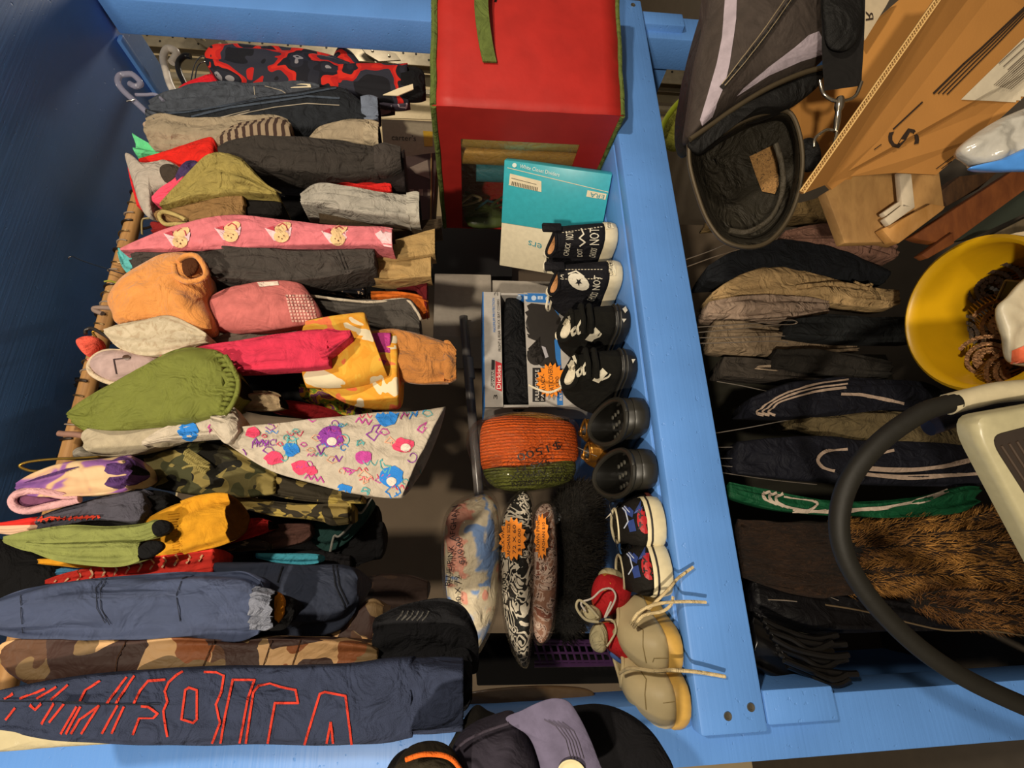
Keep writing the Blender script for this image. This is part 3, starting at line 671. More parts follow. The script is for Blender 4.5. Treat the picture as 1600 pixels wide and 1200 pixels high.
# --- purple tie-dye, pink collar, charcoal tee
t = T('sweatshirt', 'purple and cream tie dye sweatshirt with ribbed hem at the near rod end', 'sweatshirt', 110, 745, .78, UG)
o = G('body', None, None, blotch(['5E3A72', '6E4580', '8A5A94', 'C09A76', 'CBAE86'], 16, [0, .36, .47, .52, .58], interp='LINEAR', dist=1), [(27, 755, 768), (60, 738, 776), (110, 722, 776), (160, 714, 774), (200, 710, 768), (206, 714, 760)], .78, .08, t)
G('cuff', 'plain purple cuff', None, cloth('54366A'), [(176, 716, 762), (190, 712, 764), (204, 716, 756), (208, 726, 742)], .772, .05, t, m=16, open1=True)
s = Stamp(o, .0015)
for k in range(7): s.line([(32+k*7, 757-k*1.8), (62+k*7, 745-k*2), (88+k*6, 742-k*2)], 1.3)
s.done('ribbing', cloth('4A2D5C'), t)
t = T('undershirt', 'lilac baby shirt neck hole with pale bound edge below the tie dye', 'shirt', 60, 782, .775, UG)
puff('body', None, None, cloth('70425E'), [(20, 782), (28, 770), (55, 767), (95, 774), (120, 780), (95, 788), (70, 794), (40, 798), (24, 792)], .785, parent=t, tf=.01, tb=.04)
ptube('binding', [PY(x, y, .772) for x, y in ((125, 776), (95, 774), (60, 767), (30, 770), (19, 782), (26, 794), (45, 798), (72, 792), (100, 786), (125, 780))], .0055, cloth('D2A0A2'), t)
t = T('tee_shirt', 'charcoal tee shirt with coral red lettering above the green cargo trousers', 'shirt', 150, 800, .79, UG)
o = G('body', None, None, cloth('4A4852', wr=.5), [(60, 808, 830), (90, 796, 824), (140, 782, 816), (190, 768, 818), (222, 764, 820), (230, 768, 806)], .79, .08, t)
G('lining', 'black inside of the sleeve', None, DARK, [(215, 768, 820), (232, 765, 822), (262, 770, 798)], .81, .06, t, m=14)
s = Stamp(o); 
for x in range(52, 152, 9): s.poly([(x, 812-(x-52)*.06), (x+6, 806-(x-52)*.02), (x+7, 811-(x-52)*.02), (x+3, 817-(x-52)*.06)])
s.line([(44, 818), (80, 807), (110, 811), (150, 808)], 2); s.done('lettering', cloth('D8442E'), t, 'coral red lettering')
G('tee_shirt', 'red and cream striped tee shirt edge at the far left of the picture', 'shirt', stripes('C22A22', 'C8A488', 22, 0, .6), [(-20, 818, 830), (20, 814, 836), (60, 808, 830), (85, 806, 822)], .80, .05, group=UG, m=16)
# --- mustard sweatshirt, green cargo trousers
t = T('sweatshirt', 'mustard yellow sweatshirt sleeve with wide ribbed cuff', 'sweatshirt', 310, 825, .80, UG)
MU = cloth('C58A20', 1, .3)
o = G('sleeve', None, None, MU, [(215, 830, 875), (245, 806, 880), (275, 790, 878), (300, 782, 872), (315, 778, 866)], .80, .1, t)
o2 = G('cuff', None, None, MU, [(290, 784, 868), (312, 776, 860), (335, 772, 855), (352, 772, 850), (361, 774, 846)], .79, .08, t, m=20, open1=True, lining=cloth('6A3E0A'))
s = Stamp([o, o2], .0006)
for k in range(16): s.line([(262+k*.6, 804+k*4.0), (280+k*.3, 802+k*4.0)], .9)
s.done('ribbing', cloth('B87A14'), t)
G('hem', None, None, MU, [(60, 873, 880), (100, 872, 884), (140, 872, 888), (180, 872, 886)], .80, .05, t, m=14)
t = T('cargo_trousers', 'light green trousers with two black leg openings, near end of the rod', 'trousers', 150, 850, .76, UG)
GC = cloth('7E8448', .85, .35)
G('leg', None, None, GC, [(6, 838, 848), (50, 828, 862), (110, 820, 858), (170, 822, 852), (220, 818, 846), (240, 812, 840), (250, 812, 836)], .762, .07, t, lining=DARK, open1=True, fold=.004)
G('leg', None, None, GC, [(40, 848, 858), (90, 850, 876), (150, 848, 884), (195, 846, 884), (220, 848, 876)], .755, .07, t, lining=DARK, open1=True, fold=.004)
puff('leg_opening', 'black inside of the leg', None, DARK, [(238, 820), (250, 812), (264, 816), (266, 828), (250, 838), (240, 834)], .75, parent=t, tf=.004, tb=.02)
puff('leg_opening', 'black inside of the leg', None, DARK, [(216, 858), (230, 846), (250, 846), (254, 856), (236, 870), (220, 872)], .742, parent=t, tf=.004, tb=.02)
t = T('pajama_trousers', 'red pajama trousers with cream wavy stripes above the navy puffer jacket', 'trousers', 210, 895, .79, UG)
o = G('leg', None, None, cloth('C8342A', .9, .3), [(71, 906, 912), (100, 896, 912), (160, 882, 914), (230, 870, 908), (290, 862, 902), (334, 856, 894)], .79, .08, t)
s = Stamp(o, .0015)
for k in range(13):
    x = 84+k*19; y = 906-k*3.2
    s.line([(x+5, y-14), (x+1, y-7), (x+5, y), (x-1, y+8)], 2.6)
s.done('stripe', cloth('E0B48C'), t, 'cream wavy stripe')
G('tee_shirt', 'sky blue tee shirt corner above the red wavy striped trousers', 'shirt', cloth('4A88B0'), [(88, 890, 898), (110, 884, 898), (134, 886, 896)], .81, .05, group=UG, m=14)
# --- darker things behind, right of the mustard sleeve
G('tee_shirt', 'crimson tee shirt sleeve right of the mustard cuff', 'shirt', cloth('A01E1C'), [(355, 822, 850), (385, 812, 842), (410, 810, 834), (420, 814, 828)], .87, .06, group=UG, m=18, open1=True)
G('shirt', 'dusky brown shirt behind the crimson sleeve', 'shirt', cloth('5E4038'), [(380, 834, 860), (430, 822, 858), (470, 820, 850), (486, 818, 838)], .92, .06, group=UG, m=18)
G('tee_shirt', 'mottled beige tee shirt edge under the crimson sleeve', 'shirt', blotch(['6A5A48', '3A2E28', '8A7A62'], 40), [(345, 852, 860), (375, 842, 862), (400, 842, 860), (415, 848, 860)], .88, .05, group=UG, m=16)
G('tee_shirt', 'turquoise tee shirt hem glimpsed over the navy puffer jacket', 'shirt', cloth('4AA6BC'), [(400, 864, 872), (440, 864, 880), (480, 864, 882), (498, 866, 880)], .88, .05, group=UG, m=18)
G('trousers', 'black trousers hanging beyond the teal jacket', 'trousers', cloth('121113'), [(500, 850, 885), (540, 838, 886), (580, 818, 875), (598, 815, 870), (600, 825, 845)], .97, .06, group=UG)
G('trousers', 'charcoal black trousers behind the turquoise hem', 'trousers', cloth('1E1C1E'), [(330, 868, 905), (420, 858, 915), (500, 860, 900), (548, 868, 895)], .95, .06, group=UG)
# --- navy puffer jacket
t = T('puffer_jacket', 'navy blue quilted puffer jacket with orange lined cuff', 'jacket', 250, 940, .74, UG)
NV = cloth('4A5470', .5, .55, 2000, .06, scale=16)
o = G('sleeve', None, None, NV, [(-30, 950, 985), (30, 926, 992), (100, 908, 996), (180, 898, 998), (260, 895, 996), (330, 893, 998), (380, 894, 996), (408, 908, 985)], .745, .12, t, fold=.012)
seam(o, t, 'seam', cloth('2A2E3A'), [[(162, 904), (150, 920), (152, 950), (165, 972)], [(168, 903), (157, 922), (158, 950), (172, 975)], [(302, 898), (285, 905), (276, 930), (282, 970)], [(33, 930), (34, 960), (36, 990)]], 1.4)
NVD = cloth('2A3040', .5, .5, 2000, .06, scale=16)
o = G('body', None, None, NVD, [(340, 880, 992), (420, 878, 1000), (480, 882, 998), (530, 882, 985), (552, 888, 960), (560, 900, 940)], .80, .14, t, fold=.01)
seam(o, t, 'seam', cloth('16181E'), [[(520, 884), (524, 915), (540, 950)], [(526, 884), (530, 915), (545, 948)], [(442, 885), (434, 910)]], 2)
G('cuff', 'gathered elastic cuff', None, cloth('7A7E8C', .35, .8), [(395, 922, 978), (404, 918, 982), (418, 920, 984), (428, 924, 980)], .70, .05, t, m=24, fold=.008, ff=5, open1=True)
puff('lining', 'orange fleece lining', None, cloth('C0781C'), [(420, 928), (436, 926), (444, 940), (442, 962), (430, 976), (422, 960)], .715, parent=t, tf=.006, tb=.02)
G('cuff_edge', 'black cuff edge', None, DARK, [(424, 924, 984), (445, 930, 982), (456, 936, 970), (460, 945, 960)], .73, .05, t, m=16)
G('lanyard', 'orange ribbon hanging out below the navy puffer jacket', 'ribbon', cloth('B87818'), [(550, 915, 926), (562, 908, 930), (568, 904, 922)], .9, .01, group=UG, m=12)
# --- brown camouflage puffer
t = T('puffer_jacket', 'brown and tan camouflage puffer jacket above the lettered navy sweatshirt', 'jacket', 300, 1025, .74, UG)
BC = camo(['C9A070', '8A5230', '5A3E2C', '7A6242', '3E2A24'], 9.5, .6, .4, seed=4)
o = G('sleeve', None, None, BC, [(3, 1008, 1030), (25, 1000, 1055), (80, 998, 1075), (160, 996, 1072), (250, 994, 1062), (330, 998, 1050), (420, 998, 1050), (500, 1000, 1048), (570, 1006, 1045), (590, 1015, 1038)], .745, .12, t, fold=.006)
seam(o, t, 'seam', cloth('4A3020'), [[(198, 1000), (183, 1030), (180, 1060)], [(335, 1000), (318, 1040)], [(425, 1000), (410, 1045)], [(470, 1000), (455, 1045)]], 1.4)
G('body', None, None, BC, [(480, 975, 1010), (540, 960, 1020), (580, 935, 1015), (600, 945, 985)], .82, .1, t)
G('jacket', 'dark brown camouflage jacket in the shade beside the taupe partition', 'jacket', camo(['2E211C', '1A1210', '3A2A20'], 12, seed=1), [(560, 905, 940), (600, 895, 952), (640, 898, 950), (668, 908, 936)], 1.0, .1, group=UG)
# --- black sweatshirt and the lettered navy sweatshirt
t = T('sweatshirt', 'black sweatshirt with grey striped sleeve against the bagged yarn', 'sweatshirt', 670, 990, .78, UG)
BK = cloth('17171A', wr=.6)
o = G('body', None, None, BK, [(585, 965, 1030), (630, 945, 1035), (690, 936, 1040), (725, 950, 1050), (744, 985, 1050), (748, 1010, 1035)], .765, .1, t, fold=.008)
s = Stamp(o, .0015)
for k in range(6): s.line([(620+k*8, 968), (627+k*8, 962), (630+k*8, 956)], 2.2)
s.done('stripe', cloth('4A4844'), t, 'grey slanted stripe')
G('hem', None, None, BK, [(690, 1020, 1120), (725, 1010, 1110), (738, 1030, 1090)], .745, .08, t, m=20)
t = T('sweatshirt', 'navy sweatshirt sleeve with outlined red block letters', 'sweatshirt', 330, 1105, .68, UG)
NS = cloth('30374C', .95, .5, 900, .12)
o = G('sleeve', None, None, NS, [(-60, 1092, 1140), (0, 1078, 1142), (60, 1066, 1150), (140, 1055, 1158), (240, 1047, 1163), (340, 1042, 1166), (440, 1042, 1168), (540, 1038, 1166), (600, 1030, 1160), (645, 1028, 1150)], .69, .12, t, fold=.005, bulge=.35)
G('cuff', None, None, NS, [(640, 1028, 1150), (655, 1028, 1148), (690, 1026, 1147), (724, 1028, 1144)], .688, .09, t, m=20, open1=True)
s = Stamp(o, .0009)
W = 3.6
for l in ([(475, 1166), (500, 1084), (508, 1081), (540, 1087), (550, 1166)], [(510, 1164), (517, 1128), (521, 1164)],
          [(418, 1164), (430, 1098), (466, 1098), (462, 1078), (440, 1074), (422, 1068), (404, 1072), (396, 1082), (384, 1164)],
          [(345, 1160), (352, 1118), (364, 1062), (398, 1062), (388, 1090), (374, 1164)],
          [(320, 1050), (338, 1050), (350, 1056), (346, 1082), (338, 1100), (344, 1130), (332, 1160)], [(262, 1150), (258, 1130), (256, 1110), (262, 1096), (258, 1080), (264, 1066), (275, 1056), (285, 1050)],
          [(290, 1078), (296, 1074), (308, 1078), (308, 1124), (302, 1130), (284, 1124), (290, 1078)],
          [(208, 1148), (218, 1122), (240, 1122), (247, 1114), (232, 1104), (222, 1103)], [(258, 1062), (232, 1064), (220, 1078), (210, 1098)],
          [(175, 1146), (194, 1104)], [(160, 1146), (184, 1102)], [(182, 1098), (210, 1056)], [(168, 1098), (198, 1058)],
          [(112, 1146), (125, 1124), (155, 1102), (128, 1146)], [(96, 1146), (120, 1104)], [(124, 1098), (134, 1078), (156, 1064)], [(104, 1146), (126, 1104)],
          [(66, 1130), (84, 1100)], [(78, 1128), (100, 1100)], [(48, 1102), (56, 1108), (64, 1100)], [(32, 1092), (70, 1076)], [(58, 1092), (88, 1073)], [(80, 1094), (106, 1070)], [(8, 1092), (20, 1084)], [(10, 1124), (24, 1106)]):
    s.line(l, W, 4)
s.done('lettering', cloth('C43A2A', var=.2), t, 'red outlined block letters')
seam(o, t, 'crease_shade', cloth('1E222C'), [[(0, 1096), (80, 1097), (160, 1099), (250, 1100)]], 2.2)  # shade of the fold drawn as a darker strip on the sleeve
# plastic garment cover under it
puff('plastic_cover', 'crumpled clear plastic cover under the lettered navy sweatshirt', 'plastic bag', plain('B8AC88', .25, 0, .6, .8, 60), [(-40, 1118), (10, 1122), (70, 1134), (130, 1148), (262, 1153), (200, 1160), (100, 1166), (0, 1174), (-40, 1172)], .70, tf=.012, tb=.02)
# ================================================================= hangers that show
def hook(label, pts, Y, r, mat, name='hanger'):
    return tag(ptube(name, [PY(x, y, Y) if len((x, y)) == 2 else None for x, y in pts], r, mat), label, 'hanger', 'hangers on the upper rod')
WIRE = plain('B08A3C', .3, .9); CHR = plain('A8A29A', .2, 1)
hook('brass wire hanger with its hook over the rod holding the doodle dress', [(74, 736), (50, 736), (34, 731), (32, 726), (48, 721), (86, 717), (120, 716), (160, 713), (185, 709), (190, 703), (225, 690)], .84, .0022, WIRE)
hook('thin wire hanger hook poking up past the rod by the teal tee shirt', [(107, 405), (108, 402), (114, 401), (130, 408), (170, 421), (205, 432)], 1.0, .0012, CHR)
hook('black wire hanger with wide hook beside the coral tee shirt', [(134, 522), (134, 516), (144, 513), (160, 522), (190, 540), (225, 556)], .83, .003, plain('2A2420', .3))
hook('second bronze wire hanger behind the black one by the coral tee shirt', [(146, 532), (150, 528), (145, 518), (165, 520), (200, 542), (240, 562)], .835, .002, WIRE)
hook('chunky white plastic hanger hook topmost on the rod', [(268, 98), (276, 82), (262, 76), (255, 90), (260, 112), (266, 132), (278, 155)], 1.1, .010, plain('C9BFB2', .4))
hook('chunky black plastic hanger hook under the white one', [(298, 88), (288, 88), (279, 98), (280, 112), (288, 130), (294, 140)], 1.08, .008, plain('141213', .4))
hook('thin steel wire hanger left of the fleece pajamas', [(296, 140), (304, 102), (316, 88), (324, 96), (336, 120)], 1.06, .0018, CHR)
hook('second thin steel wire hanger nearest the fleece pajamas', [(303, 138), (308, 106), (318, 97), (326, 100), (330, 124)], 1.05, .0018, CHR)
hook('flat beige plastic hanger shoulder below the dark jeans', [(230, 195), (236, 210), (246, 222), (256, 236)], .95, .009, plain('B59A84', .5))
hook('yellow green hanger hook on the rod above the orange hoodie', [(163, 440), (172, 439), (184, 442), (195, 441), (205, 443)], .99, .002, plain('8E8A2C', .4))
hook('pale plastic hanger hook left of the orange hoodie', [(160, 490), (148, 485), (150, 481), (175, 482), (190, 490)], .98, .005, plain('8A7468', .5))
hook('dark bracket shaped hanger hook below the brown shorts waistband', [(222, 366), (222, 346), (228, 341), (248, 342), (258, 352)], .93, .002, plain('8A7A50', .4))
hook('dusty pink plastic hanger peg on the rod above the cream sweatshirt', [(92, 677), (100, 678), (120, 679), (134, 682)], 1.0, .006, plain('8E6A5A', .5))
t = T('hanger', 'clear plastic trouser hanger with flat bent hook at the wall end', 'hanger', 215, 145, .96, 'hangers on the upper rod')
CP, b_, n_ = base('frosted_plastic', .15, 0, .6); b_.inputs['Base Color'].default_value = lin('9A98AC'); b_.inputs['Alpha'].default_value = .5
mb = MB()
for off in (0, 1):
    q = [(228, 172), (205, 154), (190, 140), (184, 128), (186, 118), (196, 115), (206, 116), (222, 128), (220, 134), (206, 136)]
ptube('hook', [PY(x, y, .96) for x, y in ((232, 178), (208, 156), (191, 140), (184, 128), (187, 118), (197, 116), (208, 117), (220, 130), (212, 135), (203, 131))], .007, CP, t)
ptube('clip', [PY(x, y, .955) for x, y in ((212, 148), (228, 148), (244, 148), (256, 158))], .004, CP, t)
ptube('pin', [PY(x, y, .95) for x, y in ((198, 158), (206, 157), (210, 156))], .0018, CHR, t)

puff('coat', 'black coat lost in the dark at the near end of the rod', 'coat', cloth('0B0A0B'), [(-60, 850), (0, 842), (50, 862), (86, 884), (92, 904), (60, 925), (20, 940), (-60, 960)], Y=.98, tf=.02, tb=.06)  # near-black puff added to fill the black area at the rod end
# the many small hooks looped over the rod
for k, X in enumerate((.86, .83, .80, .775, .74, .715, .69, .66, .64, .60, .575, .55, .52, .50, .46, .44, .41, .385, .36, .33, .27, .24)):
    mb = MB(); rr_ = .0195; y0 = 1.05+.002*math.sin(k*3)
    pts = [(X+.004*math.sin(k+a), y0+rr_*math.cos(a), 2.165+rr_*math.sin(a)) for a in [PI*1.15-PI*1.25*i/12 for i in range(13)]]+[(X+.003*math.sin(k), y0+.012, 2.14), (X, y0, 2.11), (X, y0, 2.07)]
    mb.tube(spline(pts, 40), .0017 if k % 3 else .003, 6)
    tag(mb.build('hanger', [plain('2A2018', .4, .4), plain('6E5A3A', .35, .7), plain('8A7A6A', .5)][k % 3]), ['dark wire hanger hook looped over the wooden rod among the hidden hangers', 'brassy wire hanger hook looped over the wooden rod among the hidden hangers', 'pale plastic hanger hook looped over the wooden rod among the hidden hangers'][k % 3], 'hanger', ['dark hooks on the rod', 'brassy hooks on the rod', 'pale hooks on the rod'][k % 3])

for lab, st in (('black shirt deep in the shade between the charcoal trousers and the dusty pink sweatshirt', [(180, 422, 438), (330, 425, 460), (400, 425, 475), (480, 428, 470), (560, 440, 470), (600, 445, 465)]),  # dark cloth added to fill the deeply shaded gaps between garments
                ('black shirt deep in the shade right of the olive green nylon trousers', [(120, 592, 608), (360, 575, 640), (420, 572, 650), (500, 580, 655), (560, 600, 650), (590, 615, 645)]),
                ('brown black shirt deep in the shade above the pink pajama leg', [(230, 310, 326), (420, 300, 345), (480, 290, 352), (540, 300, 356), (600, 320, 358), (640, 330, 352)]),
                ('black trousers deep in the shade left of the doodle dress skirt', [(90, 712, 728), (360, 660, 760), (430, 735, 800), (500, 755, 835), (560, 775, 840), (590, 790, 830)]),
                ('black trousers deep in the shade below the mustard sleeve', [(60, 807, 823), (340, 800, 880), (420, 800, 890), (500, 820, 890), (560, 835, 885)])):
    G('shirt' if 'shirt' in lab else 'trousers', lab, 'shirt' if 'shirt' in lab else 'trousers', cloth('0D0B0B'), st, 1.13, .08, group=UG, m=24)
# ================================================================= things on the blue shelf
def PP(px, py, p0, n):
    r = ray(px, py); return CAM + r*((p0-CAM).dot(n)/r.dot(n))
def quad_px(a, b, c, d): return [a, b, c, d]
# --- red zipped storage bag with green piping and a clear window
RED = plain('AE2620', .55, 0, .4, .35, 18, .08); GRN = cloth('5E6B33', .85)
ex = Vector((.984, -.178, 0)); ey = Vector((.178, .984, 0)); ez = Vector((0, 0, 1))
A = Vector((.925, .80, .992)); BW, BD, BH = .345, .56, .43
bag = thing('storage_bag', 'red fabric storage bag with green piping and clear window, standing on the shelf end', 'storage bag', A+ex*.17+ey*.2)
nl = -ex
wq = [PP(x, y, A, nl) for x, y in ((720, 217), (918, 222), (900, 356), (736, 356))]
lo = [((q-A).dot(ey), (q-A).dot(ez)) for q in wq]
y0, y1 = lo[0][0], max(lo[2][0], lo[3][0]); z1 = max(q[1] for q in lo); z0 = .075
z1 = min(z1, BH-.035)
def at(y, z): return A+ey*y+ez*z
def sheet(mb, pts): mb.add(pts, [tuple(range(len(pts)))])
mb = MB(); th = -.004
for ya, yb, za, zb in ((0, y0, 0, BH), (y1, BD, 0, BH), (y0, y1, 0, z0), (y0, y1, z1, BH)):
    mb.box(at(ya, za), ey*(yb-ya), ez*(zb-za), ex*.004)
mb.build('window_side', RED, bag, smooth=False)
mb = MB(); n = 14
mb.rings([[A+ex*(BW*i/n)+ez*(BH*j/10)-ey*(.012*math.sin(PI*i/n)*math.sin(PI*j/10)+.004*noise.noise(Vector((i*.7, j*.7, 3)))) for j in range(11)] for i in range(n+1)], False)
o_front = mb.build('front_panel', RED, bag, solid=.004)
mb = MB(); mb.box(A+ez*BH, ex*BW, ey*BD, ez*.004); mb.box(A+ex*BW, ey*BD, ez*BH, ex*.004); mb.box(A+ey*BD, ex*BW, ez*BH, ey*.004); mb.box(A, ex*BW, ey*BD, ez*.004)
mb.build('shell', RED, bag, smooth=False)
def pip(a, b, r=.0055, w=.004):
    m2 = MB(); m2.tube([a+(b-a)*(i/12)+Vector((w*noise.noise(Vector((i*.5, a.x*9, b.z*9))), 0, w*noise.noise(Vector((i*.4, b.y*9, 7))))) for i in range(13)], r, 8); m2.build('piping', GRN, bag)
pip(at(0, BH), at(BD, BH), .007); pip(at(0, 0), at(BD, 0), .006); pip(A+ez*BH, A+ez*BH+ex*BW, .008); pip(A, A+ex*BW, .006)
mb = MB(); mb.box(at(y0, z0)+ex*.002, ey*(y1-y0), ez*(z1-z0), ex*.0006); mb.build('window_pane', clear('F0F0E8', .12, .08, .8, 30), bag, smooth=False)
hp = [PP(x, y, A-ey*(.03 if 5 < i < 22 else .012), -ey) for i, (x, y) in enumerate([(752+ (i*.35), -12+i*4.0) for i in range(28)])]
hp = [PP(x, y, A-ey*d_, -ey) for x, y, d_ in ((762, -40, .012), (756, -20, .028), (752, 0, .034), (753, 25, .034), (756, 50, .028), (760, 75, .02), (765, 98, .014))]
mb = MB(); S_ = spline(hp, 24); wv = ez*.0155
mb.rings([[p+wv, p-wv, p-wv-ey*.004, p+wv-ey*.004] for p in S_], True, True, True); mb.build('handle', GRN, bag, angle=30)
s = Stamp(o_front, .0015); s.line([(775, 0), (773, 8)], 4); s.done('buckle', DARK, bag)
# what shows through the window
def roll(lab, y, x, r, z0_, z1_, mat):
    m2 = MB(); c = A+ey*y+ex*x; m2.lathe(c+ez*z0_, (0, 0, 1), [(r*.6, 0), (r, .001), (r, z1_-z0_), (r*.6, z1_-z0_+.001)], 20, True, True)
    tag(m2.build('gift_wrap_roll', mat), lab, 'gift wrap', 'gift wrap inside the red bag')
roll('glossy pale gold gift wrap roll by the upper window edge inside the red bag', y0+.032, .034, .028, .02, BH-.05, plain('E0BA62', .25, .3))
roll('orange gold gift wrap roll second from the window edge inside the red bag', y0+.10, .036, .03, .03, BH-.06, plain('D8A850', .3, .3))
roll('teal gift wrap roll in the middle of the red bag window', y0+.18, .036, .03, .02, BH-.10, plain('3A8A96', .35))
roll('brown gift wrap roll behind the blue box inside the red bag', y0+.04, .12, .03, .02, BH-.14, plain('6A4430', .5))
mb = MB()
for k in range(9): mb.box(A+ey*(y0+.005+k*.004)+ex*.03+ez*.02, ey*.002, ex*.10, ez*(.12+.01*(k % 3)))
tag(mb.build('paper_sheets', plain('CBB893', .6), smooth=False), 'sheaf of cream tissue paper low in the red bag window', 'paper')
for k in range(4):
    c = at(y1-.12+.03*(k % 2), .24+.05*k)+ex*.05
    m2 = MB(); m2.tube(spline([c, c+ey*.03+ez*.04-ex*.02, c+ey*.05+ez*.0, c+ey*.02-ez*.03, c], 20), .004, 6)
    tag(m2.build('ribbon_loop', plain(['3E4A28', '2A5560', 'C0A878', '1E2418'][k], .4)), ['moss green ribbon loop', 'blue ribbon loop', 'cream ribbon loop', 'black green ribbon loop'][k]+' behind the red bag window', 'ribbon', 'ribbons inside the red bag')
puff('gift_bag', 'crinkled olive green gift bag at the far end of the red bag window', 'gift bag', plain('4E5A2E', .35, 0, .5, .6, 30), [(726, 300), (760, 320), (795, 340), (790, 352), (732, 352)], Y=1.30, tf=.02, tb=.03)
# --- turquoise and white closet divider box leaning on the bag
RBt = Vector((.86, .91, .992)); RTt = PY(788, 250, .955); LTt = PY(780, 415, 1.2); ux = LTt-RTt; uz = RTt-RBt
nrm = ux.cross(uz).normalized(); nrm = nrm if nrm.x > 0 else -nrm
TEAL = plain('37A6B4', .35, 0, .5); WHT = plain('CFC4A8', .5)
bx = thing('divider_box', 'turquoise and white card box of closet dividers leaning on the red bag', 'box', (RBt+LTt)/2)
f = .56
mb = MB(); mb.box(RBt, ux*f, uz, nrm*.03); o1 = mb.build('sleeve', TEAL, bx, bevel=.002, angle=30)
mb = MB(); mb.box(RBt+ux*f+nrm*.002, ux*(1-f), uz, nrm*.026); o2 = mb.build('tray', WHT, bx, bevel=.002, angle=30)
s = Stamp(o1, .0008); s.poly([(797, 271), (846, 283), (846, 300), (795, 289)]); s.poly([(918, 297), (948, 303), (946, 312), (916, 307)])
s.line([(793, 262), (950, 300)], 1); s.done('label_sticker', plain('DDD0B0', .5), bx, 'cream bar code sticker')
s = Stamp(o1, .0012)
s.text('White Closet Dividers', [(812, 262), (874, 276), (875, 270), (813, 256)])
s.blob((804, 258), 3.5, 3.5); s.done('lettering', plain('DDE8E0', .5), bx, 'white lettering')
s = Stamp(o1, .0014); s.text('ERA', [(945, 305), (923, 300), (921, 307), (943, 311)]); s.done('lettering', plain('2A8A98', .5), bx, 'turquoise lettering on the white badge')
s = Stamp(o1, .0013)
for k in range(16): s.poly([(800+k*2.6, 283+k*.62), (801.2+k*2.6, 283.3+k*.62), (800.6+k*2.6, 289.3+k*.62), (799.4+k*2.6, 289+k*.62)])
s.line([(799, 278), (838, 288)], .8); s.done('bar_code', plain('3A3024', .6), bx)
s = Stamp(o2, .001); s.text('ers', [(847, 381), (826, 375), (825, 382), (846, 389)]); s.done('lettering', plain('3A8E9A', .5), bx, 'turquoise lettering')
# --- white carton at the back and grey pipe
cx = thing('carton', 'plain off white carton with a lid behind the seat cover box', 'box', (.72, 1.35, .992))
mb = MB(); mb.bx((.585, 1.27, .992), (.775, 1.5, 1.275)); mb.build('base', plain('A79E92', .7), cx, bevel=.003, angle=30)
mb = MB(); mb.bx((.575, 1.255, 1.275), (.785, 1.51, 1.445)); mb.build('lid', plain('A09689', .7), cx, bevel=.003, angle=30)
pp = thing('pipe', 'grey plastic pipe with a pale sleeve lying along the back above the seat cover box', 'pipe', (.3, 1.235, 1.33))
mb = MB(); mb.tube([PY(724, 495, 1.235), PY(735, 620, 1.235), PY(750, 790, 1.235)], .0125, 18); mb.build('tube', plain('6A6460', .25, 0, .6), pp)
mb = MB(); mb.tube([PY(732, 560, 1.235), PY(735, 592, 1.235)], .0132, 18); mb.build('sleeve', plain('8E887E', .3, 0, .6), pp)
# --- seat cover box
mb = MB()
a0 = Vector((.635, 1.10, .992)); ux = Vector((-.315, .0, 0)); H = .313; zz = Vector((0, 0, 1)); yy = Vector((0, .12, 0))
db = thing('seat_cover_box', 'grey and blue open window box of black truck seat covers standing on the shelf', 'box', (.475, 1.16, .992))
CARD = plain('A9A39C', .5); BLU = plain('2F6FB4', .45)
def fr(u, v, dz=0): return a0+ux*u+zz*(H*v)+Vector((0, dz, 0))
mb = MB(); mb.box(fr(0, .86), ux, zz*(H*.14), Vector((0, .01, 0))); mb.box(fr(0, 0), ux, zz*(H*.66), Vector((0, .004, 0)))
mb.box(fr(0, 0, .004), ux*.02, zz*H, yy); mb.box(fr(.98, 0, .004), ux*.02, zz*H, yy); mb.box(fr(0, 0, .118), ux, zz*H, Vector((0, .004, 0))); mb.box(fr(0, 0), ux, zz*.004, yy)
o = mb.build('carton', CARD, db, smooth=False)
mb = MB(); mb.box(fr(0, 1, 0), ux, zz*.003, yy); mb.build('lid', BLU, db, smooth=False)
puff('seat_cover', None, None, cloth('0E0E10', .6, 1), [(792, 462), (812, 470), (822, 500), (828, 550), (832, 600), (826, 636), (800, 640), (788, 600), (786, 520)], Y=1.125, parent=db, tf=.02, tb=.06)['label'] = 'folded black seat covers'
s = Stamp(o, .0008); s.poly([(800, 458), (862, 459), (866, 474), (803, 471)]); s.poly([(862, 468), (872, 470), (880, 640), (871, 640)]); s.done('print', BLU, db, 'blue printed band')
s = Stamp(o, .0012)
for px, py in ((811, 465), (834, 466), (856, 467)): s.blob((px, py), 4, 4)
for px in (819, 840, 843, 862): s.poly([(px, 463), (px+5, 463), (px+5, 468), (px, 468)])
s.done('print', plain('B8C8DC', .5), db, 'pale icon row')
s = Stamp(o, .0012)
s.poly([(816, 482), (830, 474), (862, 478), (876, 498), (876, 520), (866, 532), (868, 560), (872, 572), (845, 572), (830, 560), (825, 545), (845, 545), (842, 535), (826, 528), (816, 515), (811, 500)])
for px, py in ((815, 488), (815, 503), (817, 517)): s.poly([(px-6, py-4), (px+8, py-6), (px+8, py+6), (px-6, py+4)])
s.blob((819, 552), 7, 9); s.blob((837, 556), 14, 15); s.done('print', plain('2B2724', .4), db, 'printed black seat picture')
s = Stamp(o, .002); s.poly([(846, 541), (852, 543), (857, 558), (852, 560)]); s.done('print', plain('A8A4A8', .4), db)
s = Stamp(o, .001); s.poly([(832, 575), (852, 575), (852, 628), (832, 628)]); s.poly([(768, 562), (773, 563), (772, 606), (767, 603)]); s.done('print', plain('1A1818', .5), db, 'black logo panel')
